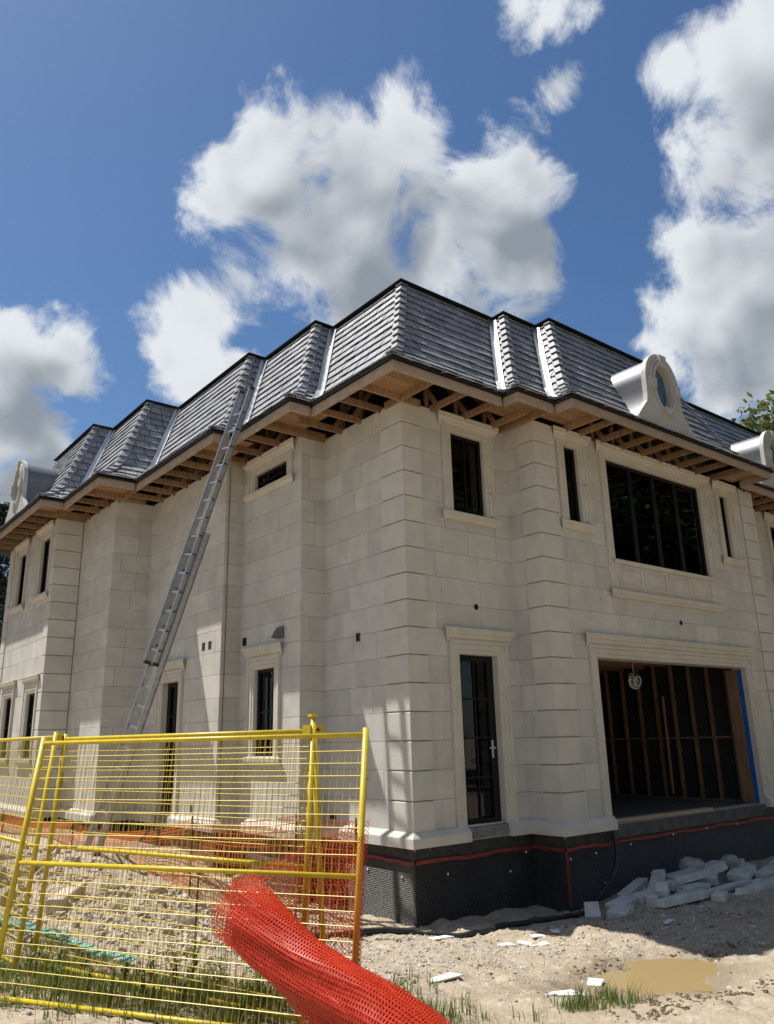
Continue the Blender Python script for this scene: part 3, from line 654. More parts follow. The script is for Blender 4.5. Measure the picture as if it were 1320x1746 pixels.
# deck under the slates
mb = MB()
for i in range(NE):
    for (d0, z0), (d1, z1) in zip(PROF[:-1], PROF[1:]):
        s = ES[i]; a0, b0 = ext(i, d0); a1, b1 = ext(i, d1)
        v = [s.p(a0, -d0, z0 - .018), s.p(b0, -d0, z0 - .018), s.p(b1, -d1, z1 - .018), s.p(a1, -d1, z1 - .018)]; mb.add(v, [(0, 1, 2, 3)])
dtop, ztop = PROF[-1]
mb.add([ES[i].p(ext(i, dtop)[0], -dtop, ztop - .018) for i in range(NE)], [tuple(range(NE))])
roof = mb.build('roof', 'deck', house)
# slates
EXPO = .20; slates = []; caps = []
rs = random.Random(11)
rows = int(PL / EXPO) + 1
def hipped(i):   # corner at the start of segment i: True when it sticks out
    return ES[i - 1].t.cross(ES[i].t).z < 0
VIS = range(0, 16)
for i in VIS:
    for r in range(rows):
        s0 = r * EXPO; s1 = min(s0 + EXPO * 1.22, PL); sb = s0 - .004 if r else 0.0
        if s1 - s0 < .05: continue
        d0, z0, n0 = prof_at(s0 + 1e-4); d1, z1, n1 = prof_at(s1 - 1e-4)
        a0, b0 = ext(i, d0); a1, b1 = ext(i, d1)
        u = min(a0, a1) - rs.uniform(0, .3)
        while u < max(b0, b1):
            w = rs.uniform(.22, .32); e = u + w; g = .007
            l0, h0 = max(u + g, a0), min(e - g, b0); l1, h1 = max(u + g, a1), min(e - g, b1)
            u = e
            if h0 - l0 < .02 and h1 - l1 < .02: continue
            h0 = max(h0, l0 + .004); h1 = max(h1, l1 + .004)
            th = rs.uniform(.034, .046); j = rs.uniform(-.006, .006)
            dd, zz, nn = prof_at(max(0, s0 + j))
            lo = [rp(i, l0, dd, zz, n0, th), rp(i, h0, dd, zz, n0, th + rs.uniform(-.003, .003)), rp(i, h1, d1, z1, n1, .005), rp(i, l1, d1, z1, n1, .005)]
            hi = [rp(i, l0, dd, zz, n0, th - .014), rp(i, h0, dd, zz, n0, th - .014), rp(i, h1, d1, z1, n1, -.006), rp(i, l1, d1, z1, n1, -.006)]
            slates.append((lo + hi, [(0, 1, 2, 3), (7, 6, 5, 4), (0, 4, 5, 1), (1, 5, 6, 2), (2, 6, 7, 3), (3, 7, 4, 0)], roof))
    # hip stones at the start corner
    if i > 0 and hipped(i):
        sa, sb_ = ES[i - 1], ES[i]
        for r in range(rows):
            s0 = r * EXPO; s1 = min(s0 + EXPO * 1.25, PL)
            if s1 - s0 < .08: continue
            d0, z0, n0 = prof_at(s0 + 1e-4); d1, z1, n1 = prof_at(s1 - 1e-4); wv = rs.uniform(.115, .145)
            def pt(dv, zv, nv_, side, o):
                k = Vector((*EAVE[i], 0)); c = k - (sa.n + sb_.n) * dv
                c = c + (sa.n + sb_.n) * (-nv_.x) * o; c.z = zv + nv_.y * o
                if side == 0: return c
                q = (-sa.t if side < 0 else sb_.t) * wv
                # stay on the face of that side
                nn = sb_.n if side < 0 else sa.n
                return c + q
            o0, o1 = .076, .030
            v = [pt(d0, z0, n0, -1, o0), pt(d0, z0, n0, 0, o0), pt(d0, z0, n0, 1, o0), pt(d1, z1, n1, -1, o1), pt(d1, z1, n1, 0, o1), pt(d1, z1, n1, 1, o1)]
            v += [pt(d0, z0, n0, -1, o0 - .02), pt(d0, z0, n0, 0, o0 - .02), pt(d0, z0, n0, 1, o0 - .02), pt(d1, z1, n1, -1, o1 - .016), pt(d1, z1, n1, 0, o1 - .016), pt(d1, z1, n1, 1, o1 - .016)]
            f = [(0, 1, 4, 3), (1, 2, 5, 4), (9, 10, 7, 6), (10, 11, 8, 7), (0, 6, 7, 1), (1, 7, 8, 2), (0, 3, 9, 6), (2, 8, 11, 5), (3, 4, 10, 9), (4, 5, 11, 10)]
            caps.append((v, f, roof))
emit('slate', 'slates', slates, 'slate', 300)
emit('hip_slate', 'hip_slates', caps, 'slate', 200)
# valleys
for i in range(1, 16):
    if hipped(i): continue
    sa, sb_ = ES[i - 1], ES[i]; mb = MB(); v = []; lv = [0.0] + [PL * k / 10 for k in range(1, 11)]
    for sv in lv:
        d, z, nn = prof_at(min(max(sv, 1e-4), PL - 1e-4))
        k = Vector((*EAVE[i], 0)) - (sa.n + sb_.n) * d; 
        for side, wv, o in ((-1, .095, .058), (-1, .012, .062), (0, 0, .076), (1, .012, .062), (1, .095, .058)):
            c = k + (sa.n + sb_.n) * (-nn.x) * o * .8
            c = c + ((-sa.t) * wv if side < 0 else sb_.t * wv if side > 0 else Vector((0, 0, 0))); c.z = z + nn.y * o; v.append(c)
    f = []
    for a in range(len(lv) - 1):
        for b in range(4): f.append((a * 5 + b, a * 5 + b + 1, a * 5 + 6 + b, a * 5 + 5 + b))
    mb.add(v, f); mb.build('valley_flashing', 'flash', roof)
# black metal edge round the top and drip edge along the eaves
mb = MB(); inner = [ES[i].p(ext(i, dtop - .09)[0], -(dtop - .09), 0) for i in range(NE)]
pts = [(p.x, p.y) for p in inner]
sweep(mb, pts + [pts[0]], [(.0, ztop + .0), (.012, ztop - .008), (.016, ztop + .014), (-.25, ztop + .03), (-.25, ztop - .01)], False); mb.build('roof_edge', 'blackmetal', roof)
mb = MB(); sweep(mb, EAVE[:17], [(.035, 6.235), (.045, 6.235), (.052, 6.272), (-.05, 6.266), (-.05, 6.252), (.035, 6.250)]); mb.build('drip_edge', 'blackmetal', roof)
# fascia boards, rafters and corner boards
FZ0, FZ1 = 6.10, 6.245
for i in range(0, 16):
    s = ES[i]; mb = MB()
    e0 = 0.0 if i == 0 or hipped(i) else .04; e1 = s.len if hipped((i + 1) % NE) else s.len - .0
    sbox(mb, s, e0 + (.0405 if hipped(i) and i else 0), e1, -.04, 0, FZ0, FZ1, .003); mb.build('fascia', 'fascia', house)
wall_y = {2: -.628}
rr = random.Random(4)
def inside_depth(i):
    return {0: .88, 2: .88, 4: 1.17, 6: .88, 7: .87, 9: .81, 11: .81, 13: .78, 15: .69}.get(i)
for i in range(0, 16):
    dpt = inside_depth(i)
    if dpt is None: continue
    s = ES[i]; past = {7: .9, 9: 1.0, 11: 1.05, 13: 1.0}.get(i, 0); before = {6: .85}.get(i, 0)
    for k in range(-2, int(s.len / .55) + 4):
        u = .30 + k * .60 if i != 7 else .78 + k * .55
        if i == 6: u = .05 + k * .64
        if u > s.len - .06 + past: break
        if u < .02 - before: continue
        hs, he = hipped(i) and i > 0, hipped((i + 1) % NE)
        if (hs and u < .86) or (he and u > s.len - .9): continue
        mb = MB(); j = rr.uniform(-.015, .015)
        e = dpt + .55
        sbox(mb, s, u + j, u + j + .04, -e, -.0405, 6.13, 6.235)
        # web and upper chord of the truss behind, inside the eaves
        if (hs and u < 1.5) or (he and u > s.len - 1.5): mb.build('rafter', 'wood', house); continue
        mb.beam(s.p(u + j + .02, -dpt + .12, 6.235), s.p(u + j + .02, -dpt - .34, 6.95), .036, .085)
        mb.beam(s.p(u + j + .06, -dpt - .06, 6.235), s.p(u + j + .06, -dpt - .06, 6.85), .036, .07)
        mb.build('rafter', 'wood', house)
for i in range(1, 16):
    if not hipped(i): continue
    sa, sb_ = ES[i - 1], ES[i]; c = Vector((*EAVE[i], 0))
    la = min(.80, sa.len - .06) ; lb = min(.80, sb_.len - .06)
    na, nb = -sa.n, -sb_.n
    W_ = .80; k = 0
    for q in range(4):
        a = .045 + q * .19; b = a + .185
        if b > lb and lb > .3: break
        # boards run along the first face's direction
        p0 = c + nb * .045 + na * .0; mb = MB()
        f0 = c + sb_.t * a; f1 = c + sb_.t * b
        ln = min(.82, max(.3, 3)) 
        depth = .80
        pts4 = [f0 + nb * .045, f1 + nb * .045, f1 + nb * depth, f0 + nb * depth]
        v = [(p.x, p.y, 6.236) for p in pts4] + [(p.x, p.y, 6.252) for p in pts4]
        mb.add(v, [(0, 1, 2, 3), (7, 6, 5, 4), (0, 4, 5, 1), (1, 5, 6, 2), (2, 6, 7, 3), (3, 7, 4, 0)]); mb.build('soffit_board', 'wood', house)
    if lb > .7:
        mb = MB(); sbox(mb, sb_, .80, .84, -1.2, -.0405, 6.128, 6.2355); mb.build('rafter', 'wood', house)
    if sa.len > .7:
        mb = MB(); sbox(mb, sa, sa.len - .84, sa.len - .80, -1.2, -.0405, 6.1285, 6.2345); mb.build('rafter', 'wood', house)
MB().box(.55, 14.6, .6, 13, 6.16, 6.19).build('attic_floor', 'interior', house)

# oval dormers
def dormer(face, u, dfront=.16):
    s = ES[face]; cz = 7.20; zb = 6.44
    P = lambda x, o, z: s.p(u + x, -dfront + o, z)
    # barrel: zinc skin swept back into the roof
    out = []
    N_ = 20
    for k in range(N_ + 1):
        t = math.pi * k / N_; out.append((.455 * math.cos(t), cz + .10 + .50 * math.sin(t)))
    skin = [(.60, zb + .12), (.46, zb + .28), (.43, cz - .05)] + out + [(-.43, cz - .05), (-.46, zb + .28), (-.60, zb + .12)]
    mb = MB(); n = len(skin); v = [P(x, .0, z) for x, z in skin] + [P(x, -1.30, z) for x, z in skin]
    mb.add(v, [(k, k + 1, n + k + 1, n + k) for k in range(n - 1)]); body = mb.build('dormer', 'zinc', house, smooth=True)
    # stone-coloured front with an oval hole
    ol = []
    ctrl = [(-.90, zb), (-.90, zb + .10), (-.80, zb + .12), (-.66, zb + .20), (-.57, zb + .34), (-.54, zb + .52)]
    for k in range(13):
        t = math.pi * (1 - k / 12); ctrl.append((.53 * math.cos(t), cz + .08 + .58 * math.sin(t)))
    right = [(-x, z) for x, z in ctrl[:6]][::-1]
    ol = ctrl + right
    # outline resampled so that it can be bridged to the oval
    m = 64
    cc = (0, cz)
    def hit(ang):
        dx, dz = math.cos(ang), math.sin(ang); best = None; L_ = len(ol)
        for a in range(L_):
            x0, z0 = ol[a]; x1, z1 = ol[(a + 1) % L_]; x0 -= cc[0]; x1 -= cc[0]; z0 -= cc[1]; z1 -= cc[1]
            den = dx * (z1 - z0) - dz * (x1 - x0)
            if abs(den) < 1e-9: continue
            tt = (x0 * (z1 - z0) - z0 * (x1 - x0)) / den; ss = (x0 * dz - z0 * dx) / den
            if tt > 0 and -1e-6 <= ss <= 1 + 1e-6 and (best is None or tt > best): best = tt
        return (cc[0] + dx * best, cc[1] + dz * best)
    angs = [2 * math.pi * k / m for k in range(m)]
    for cx_, cz_ in ((-.90, zb), (.90, zb)): angs.append(math.atan2(cz_ - cz, cx_) % (2 * math.pi))
    angs = sorted(set(round(a, 6) for a in angs)); m = len(angs)
    outer = [hit(a) for a in angs]; oval = [(.255 * math.cos(a), cz + .41 * math.sin(a)) for a in angs]
    mb = MB(); v = [P(x, .07, z) for x, z in outer] + [P(x, .07, z) for x, z in oval] + [P(x, -.02, z) for x, z in outer] + [P(x, -.06, z) for x, z in oval]
    f = []
    for k in range(m):
        j = (k + 1) % m; f += [(k, j, m + j, m + k), (2 * m + k, 3 * m + k, 3 * m + j, 2 * m + j), (k, 2 * m + k, 2 * m + j, j), (m + k, m + j, 3 * m + j, 3 * m + k)]
    mb.add(v, f); mb.build('dormer_front', 'dormer_paint', body)
    # raised rings
    for r0, r1, o in ((.03, .10, .105), (.115, .165, .095)):
        mb = MB(); q = 48; v = []
        for k in range(q):
            a = 2 * math.pi * k / q
            for r_, oo in ((r0, .068), (r0, o), (r1, o), (r1, .068)): v.append(P((.255 + r_) * math.cos(a), oo, cz + (.41 + r_) * math.sin(a)))
        f = []
        for k in range(q):
            j = (k + 1) % q
            for b in range(3): f.append((k * 4 + b, j * 4 + b, j * 4 + b + 1, k * 4 + b + 1))
        mb.add(v, f); mb.build('ring_moulding', 'dormer_paint', body)
    for x, z, w_, h_ in ((0, cz + .50, .09, .12), (0, cz - .47, .08, .07), (-.375, cz, .085, .10), (.375, cz, .085, .10)):
        mb = MB(); v = [P(x + a * w_ * (1.15 if b > 0 else .85), o, z + b * h_) for o in (.06, .135) for a, b in ((-1, -1), (1, -1), (1, 1), (-1, 1))]
        mb.add(v, [(3, 2, 1, 0), (4, 5, 6, 7), (0, 1, 5, 4), (1, 2, 6, 5), (2, 3, 7, 6), (3, 0, 4, 7)]); mb.build('keystone', 'dormer_paint', body)
    mb = MB(); sbox(mb, s, u - .93, u + .93, -dfront - .03, -dfront + .10, zb - .05, zb + .0, .008); mb.build('dormer_sill', 'dormer_paint', body)
    mb = MB(); q = 40; v = [P(0, -.035, cz)] + [P(.262 * math.cos(2 * math.pi * k / q), -.035, cz + .417 * math.sin(2 * math.pi * k / q)) for k in range(q)]
    mb.add(v, [(0, 1 + k, 1 + (k + 1) % q) for k in range(q)]); mb.build('pane', 'bluefilm', body)
    mb = MB(); v = [P(.27 * math.cos(2 * math.pi * k / q), -.30, cz + .42 * math.sin(2 * math.pi * k / q)) for k in range(q)]
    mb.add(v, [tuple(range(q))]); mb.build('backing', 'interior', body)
    return body
dormer(2, ES[2].u(5.02)); dormer(0, ES[0].u(10.5)); dormer(15, ES[15].u(10.95))

# ------------------------------------------------------------------ things on the building site
def panel_mesh():
    post = MB().tube([(0, 0, -.04), (0, 0, 1.86)], .0215, 10); rail = MB().tube([(.02, 0, 0), (2.88, 0, 0)], .017, 8)
    me = {}
    for k, m in (('post', post), ('rail', rail)):
        d = D.meshes.new(k); d.from_pydata(m.v, [], m.f); d.materials.append(M['yellow']); d.polygons.foreach_set('use_smooth', [True] * len(d.polygons)); me[k] = d
    w = MB()
    rw = random.Random(9)
    for k in range(57):
        x = .05 + k * .05; b = rw.uniform(-.004, .004); w.tube([(x, .004, .03), (x + b, .004 + b, .9), (x, .004, 1.80)], .0028, 4, False)
    for a, b in ((.03, .88), (.96, 1.79)):
        for k in range(1, 10):
            z = a + (b - a) * k / 10; w.tube([(.02, -.001, z), (.8, -.001, z + rw.uniform(-.004, .004)), (2.1, -.001, z + rw.uniform(-.004, .004)), (2.88, -.001, z)], .0032, 4, False)
    d = D.meshes.new('wire_mesh'); d.from_pydata(w.v, [], w.f); d.materials.append(M['yellow']); me['wire'] = d
    return me
PM = panel_mesh()
def panel(bl, yaw, lean, label, roll=0.0):
    a = rad(yaw); l = rad(lean); t = rad(roll)
    ex = Vector((math.cos(a) * math.cos(t), math.sin(a) * math.cos(t), math.sin(t))); n = Vector((-math.sin(a), math.cos(a), 0)); uz = ex.cross(n)
    ez = math.cos(l) * uz + math.sin(l) * n; ey = ez.cross(ex)
    e = empty('wire_fence'); e.matrix_world = Matrix(((ex.x, ey.x, ez.x, bl[0]), (ex.y, ey.y, ez.y, bl[1]), (ex.z, ey.z, ez.z, bl[2]), (0, 0, 0, 1)))
    tag(e, label, 'fence', 'yellow temporary fence panels')
    for x in (0, 2.9): o = link('post', PM['post'], e); o.location = (x, 0, 0)
    for z in (.015, .915, 1.815): o = link('rail', PM['rail'], e); o.location = (0, 0, z)
    link('wire_mesh', PM['wire'], e)
    return e
panel((-5.398, -1.529, -.535), -60.33, 9.1, 'yellow wire fence panel leaning back in front of another, red net hung on its end')
panel((-4.898, -.797, -.518), -72.26, 3.9, 'yellow wire fence panel standing behind the leaning one, clamped at both ends')
panel((-5.16, 2.02, -.50), -88.0, 5.0, 'yellow wire fence panel running off past the ladder toward the rear of the house')
# spare end post with its clamp, and clamps on the panel tops
e = tag(empty('fence_post', (-3.83, -3.42, 0)), 'single yellow steel post clamped to the end of the standing fence panel', 'post')
MB().tube([(.10, -.02, gz(-3.8, -3.45) - .05), (.0, .0, 1.40)], .0215, 10).build('post', 'yellow', e, smooth=True)
MB().box(-.028, .028, -.026, .026, 1.395, 1.415).build('post_cap', 'yellow', e)
def clamp(c, lab, yaw):
    e = empty('fence_clamp', c); e.rotation_euler = (0, 0, rad(yaw)); tag(e, lab, 'clamp', 'clamps on the fence posts')
    MB().box(-.085, .085, -.034, .034, -.035, .035).build('bracket', 'yellow', e)
    MB().tube([(0, -.05, 0), (0, .055, 0)], .009, 8).build('bolt', 'rubber', e)
clamp((-3.862, -3.475, 1.30), 'yellow clamp joining the single post to the standing fence panel', 20)
clamp((-4.83, -.74, 1.31), 'yellow clamp joining the two fence panels beside the ladder', 60)

# extension ladder
foot = Vector((-2.95, 3.6, gz(-2.95, 3.6) + .03)); top = Vector((-1.33, 2.27, 6.78)); ld = (top - foot); LL = ld.length; lz = ld.normalized(); lx = lz.cross(Vector((0, 0, 1))).normalized()
lx = (Vector((0, -1, 0)) - lz * Vector((0, -1, 0)).dot(lz)).normalized(); ly = lz.cross(lx)
lad = empty('extension_ladder'); lad.matrix_world = Matrix(((lx.x, ly.x, lz.x, foot.x), (lx.y, ly.y, lz.y, foot.y), (lx.z, ly.z, lz.z, foot.z), (0, 0, 0, 1)))
tag(lad, 'long aluminium extension ladder leaning against the eaves over the side door', 'ladder')
sgn = 1 if ly.x < 0 else -1      # outer side, away from the house
def rail_c(mb, x, y, z0, z1, w=.030, h=.088):
    k = 1 if x > 0 else -1
    mb.box(x - .002, x + .002, y - h / 2, y + h / 2, z0, z1)
    mb.box(min(x, x + k * w), max(x, x + k * w), y - h / 2 - .004, y - h / 2 + .004, z0, z1); mb.box(min(x, x + k * w), max(x, x + k * w), y + h / 2 - .004, y + h / 2 + .004, z0, z1)
for x in (-.215, .215):
    mb = MB(); rail_c(mb, x, 0, 0, LL * .66); mb.build('rail', 'alu', lad)
    mb = MB(); rail_c(mb, x * .86, sgn * .085, LL * .375, LL); mb.build('rail', 'alu', lad)
    MB().box(x - .02, x + .045 if x > 0 else x + .02, -.06, .06, -.03, .0).build('foot', 'rubber', lad)
    MB().box(x * .86 - .03, x * .86 + .03, sgn * .085 - .05, sgn * .085 + .05, LL * .375 - .05, LL * .375 - .001).build('end_cap', 'rubber', lad)
    MB().box(x * .86 - .025, x * .86 + .025, sgn * .085 - .045, sgn * .085 + .045, LL + .001, LL + .04).build('end_cap', 'rubber', lad)
for k in range(int(LL * .66 / .305)): z = .25 + k * .305; MB().box(-.213, .213, -.016, .016, z - .015, z + .015).build('rung', 'alu', lad)
for k in range(int(LL * .62 / .305)):
    z = LL * .375 + .18 + k * .305; MB().box(-.183, .183, sgn * .085 - .016, sgn * .085 + .016, z - .015, z + .015).build('rung', 'alu', lad)
    for x in (-.2, .2): MB().box(x - .012 if x > 0 else x - .03, x + .03 if x > 0 else x + .012, sgn * .085 - .010, sgn * .085 + .010, z - .010, z + .010).build('rung_end', 'rubber', lad)

# nets
def strand(mb, a, b, w, nrm):
    d = b - a
    if d.length < 1e-5: return
    x = d.cross(nrm)
    if x.length < 1e-6: return
    x = x.normalized() * w / 2
    mb.add([a - x, a + x, b + x, b - x], [(0, 1, 2, 3)])
def grid_net(mb, fn, nu, nv, w, skip=0.0, rnd=random.Random(2), diag=False):
    P = [[fn(i / nu, j / nv) for j in range(nv + 1)] for i in range(nu + 1)]
    for i in range(nu + 1):
        for j in range(nv + 1):
            c = P[i][j]
            if c is None: continue
            n_ = None
            i2, j2 = min(i + 1, nu), min(j + 1, nv)
            a, b = P[i2 if i < nu else i - 1][j], P[i][j2 if j < nv else j - 1]
            if a is None or b is None: continue
            n_ = (a - c).cross(b - c)
            if n_.length < 1e-9: continue
            if diag:
                if i < nu and j < nv:
                    if P[i + 1][j + 1] is not None: strand(mb, c, P[i + 1][j + 1], w, n_)
                    if P[i + 1][j] is not None and P[i][j + 1] is not None: strand(mb, P[i + 1][j], P[i][j + 1], w, n_)
            else:
                if i < nu and P[i + 1][j] is not None: strand(mb, c, P[i + 1][j], w, n_)
                if j < nv and P[i][j + 1] is not None: strand(mb, c, P[i][j + 1], w, n_)
# the rolled net in front, one end propped on the fence, the other on the ground
def ray_pt(px, py, k): return CAM + (CR * ((px - 660) / 1345) - CU * ((py - 873) / 1345) + CF) * k
RA = ray_pt(440, 1578, 4.90); RB = ray_pt(700, 1795, 4.28)
ra = (RB - RA); RLEN = ra.length * 1.12; ra.normalize(); rx = ra.cross(Vector((0, 0, 1))).normalized(); ry = rx.cross(ra)
roll = empty('net_roll', RB); tag(roll, 'thick roll of bright red plastic safety net slumped against the yellow fence', 'net')
rn = random.Random(21)
def layer(r, l0, l1, flare, ph, wob):
    def fn(a, b):
        t = l0 + (l1 - l0) * b; th = 2 * math.pi * a + ph + t * .9
        rr_ = r * (.84 + .26 * min(max(t, 0), 1)) * (1 + .10 * math.sin(3 * th + 4 * t + ph) * wob + .05 * math.sin(7 * th - 9 * t)) + flare * max(0, .42 - b) ** 1.5 * (1 + .4 * math.sin(th * 2 + ph))
        sq = .88 + .12 * math.sin(t * 2)
        return RA + ra * (RLEN * t + .03 * math.sin(th * 2 + ph)) + rx * rr_ * math.cos(th) + ry * rr_ * sq * math.sin(th) - Vector((0, 0, .02 * math.sin(t * 6))) - RB
    return fn
mb = MB(); core = MB()
for k, r in enumerate((.09, .115, .135, .15, .162)): grid_net(core, layer(r, .06 + .012 * k, 1.0, 0, rn.random() * 6, .5), int(2 * math.pi * r / .021), 84, .0105, diag=k % 2 == 1)
for k, (r, l0, fl) in enumerate(((.172, .02, .0), (.181, -.03, .08), (.190, -.08, .12), (.198, -.15, .16))): grid_net(mb, layer(r, l0, 1.0, fl, rn.random() * 6, .8), int(2 * math.pi * r / .024), 76, .0062, diag=k % 2 == 0)
core.build('inner_turns', 'net_red', roll); mb.build('outer_turns', 'net_red', roll)
# sheet of the same net hooked on the end of the leaning panel
a = rad(-60.33); l = rad(9.1); PX = Vector((math.cos(a), math.sin(a), 0)); PN = Vector((-math.sin(a), math.cos(a), 0)); PZ = math.cos(l) * PX.cross(PN) + math.sin(l) * PN
PX3, P0_ = PX, Vector((-5.398, -1.529, -.535))
def on_panel(x, z, o): return P0_ + PX3 * x + PZ * z + PN * o
sheet = MB()
def fsheet(a_, b_):
    x = 1.92 + 1.02 * a_; ztop_ = .86 + .40 * a_; zlo = .62 - .62 * min(1, a_ * 1.5)
    z = ztop_ + (zlo - ztop_) * b_
    return on_panel(x, z, .035 + .03 * math.sin(9 * a_ + 4 * b_))
grid_net(sheet, fsheet, 34, 44, .0038, diag=True)
def wrap(a_, b_):
    z = 1.16 - 1.10 * b_; th = a_ * math.pi * 1.2 - .3
    return on_panel(2.90 + .032 * math.sin(th), z, .032 * math.cos(th))
grid_net(sheet, wrap, 5, 40, .0035, diag=True)
tag(sheet.build('safety_net', 'net_red'), 'thin red net sheet hooked over the end post of the leaning fence panel', 'net')
# orange net strung on stakes along the side of the house
stakes = [(-2.75, 12.0, .06), (-2.85, 8.9, .02), (-2.45, 6.0, -.02), (-2.3, 1.75, .28), (-1.72, .15, .36), (-1.32, -.52, .30)]
en = empty('barrier_net', (-2.5, 5, 0)); tag(en, 'sagging orange barrier net strung on stakes along the side of the house', 'net')
nb_ = MB()
for (a0, b0, c0), (a1, b1, c1) in zip(stakes[:-1], stakes[1:]):
    L_ = math.hypot(a1 - a0, b1 - b0)
    def fb(a_, b_):
        x, y = a0 + (a1 - a0) * a_, b0 + (b1 - b0) * a_; zt = c0 + (c1 - c0) * a_ ** 1.6 - .07 * L_ / 3 * math.sin(math.pi * a_); zb = gz(x, y) - .02
        return Vector((x + .04 * math.sin(8 * b_ + 3 * a_) + 2.5, y - 5, zt + (zb - zt) * b_))
    grid_net(nb_, fb, int(L_ / .045), 16, .011)
nb_.build('net', 'net_orange', en)
for x, y, z in stakes: MB().tube([(x + 2.5, y - 5, gz(x, y) - .1), (x + 2.5, y - 5, z + .04)], .012, 6).build('stake', 'rust', en)
x, y = -4.02, -2.0
tag(MB().tube([(x, y, gz(x, y) - .05), (x + .015, y + .01, gz(x, y) + .78)], .009, 6).build('steel_stake', 'rust'), 'thin rusty steel stake standing in the rubble behind the fence wires', 'stake')

# black drain pipe along the foundation
pp = [(3.30, -.69, -.22), (3.27, -.74, -.45), (3.10, -.78, -.72), (2.75, -.80, -.93), (2.35, -.84, None), (1.85, -.80, None), (1.25, -.74, None), (.65, -.80, None), (.10, -.86, None), (-.30, -.62, None), (-.75, -.42, None), (-1.2, -.40, None), (-1.7, -.55, None), (-2.2, -.60, None)]
pts = []
cp = [Vector((x, y, z if z is not None else gz(x, y) + .035)) for x, y, z in pp]
for i in range(len(cp) - 1):
    p0, p1, p2, p3 = cp[max(i - 1, 0)], cp[i], cp[i + 1], cp[min(i + 2, len(cp) - 1)]
    for k in range(6):
        t = k / 6; q = .5 * ((2 * p1) + (p2 - p0) * t + (2 * p0 - 5 * p1 + 4 * p2 - p3) * t * t + (3 * p1 - p0 - 3 * p2 + p3) * t ** 3)
        if i >= 4: q.z = gz(q.x, q.y) + .03
        pts.append(q)
pts.append(cp[-1])
tag(MB().tube(pts, .034, 10).build('drain_pipe', 'pipe', smooth=True), 'black corrugated drain pipe hanging down the foundation and trailing over the dirt', 'pipe')

# plank on the garage sill, hanging cable coil, level propped on the studs
mb = MB().beam((3.55, -.45, -.074), (6.3, -.52, -.074), .14, .05); tag(mb.build('plank', 'plank'), 'weathered plank lying across the garage threshold', 'plank')
x, y = 5.71, .32
e = tag(empty('cable_coil', (x, y, 2.14)), 'coil of white cable hanging from the garage ceiling', 'cable')
mb = MB().tube([(0, 0, .42), (.005, 0, .05)], .005, 5); rc = random.Random(8)
for k in range(9):
    c = Vector((rc.uniform(-.06, .10), rc.uniform(-.03, .03), rc.uniform(-.03, .03))); r1 = rc.uniform(.09, .15); ti = rc.uniform(-.5, .5); t2 = rc.uniform(0, 3)
    mb.tube([c + Vector((r1 * 1.2 * math.cos(a), r1 * .4 * math.sin(a + t2), r1 * .75 * math.sin(a) + ti * .05)) for a in [2 * math.pi * j / 20 for j in range(21)]], .006, 5, False)
mb.build('cable', 'cable', e)

# offcuts of stone piled against the foundation
def chunk(dx, dy, dz, rnd, jit=.08):
    v = [(sx * dx / 2 * (1 + rnd.uniform(-jit, jit)), sy * dy / 2 * (1 + rnd.uniform(-jit, jit)), sz * dz / 2 * (1 + rnd.uniform(-jit, jit))) for sz in (-1, 1) for sy in (-1, 1) for sx in (-1, 1)]
    f = [(0, 2, 3, 1), (4, 5, 7, 6), (0, 1, 5, 4), (2, 6, 7, 3), (0, 4, 6, 2), (1, 3, 7, 5)]
    return v, f
import bmesh
def bevelled(v, f, w, name, material):
    bm = bmesh.new(); vs_ = [bm.verts.new(p) for p in v]
    for q in f: bm.faces.new([vs_[i] for i in q])
    bmesh.ops.bevel(bm, geom=bm.edges[:], offset=w, segments=1, affect='EDGES'); me = D.meshes.new(name); bm.to_mesh(me); bm.free(); me.materials.append(M[material]); return me
ro = random.Random(31)
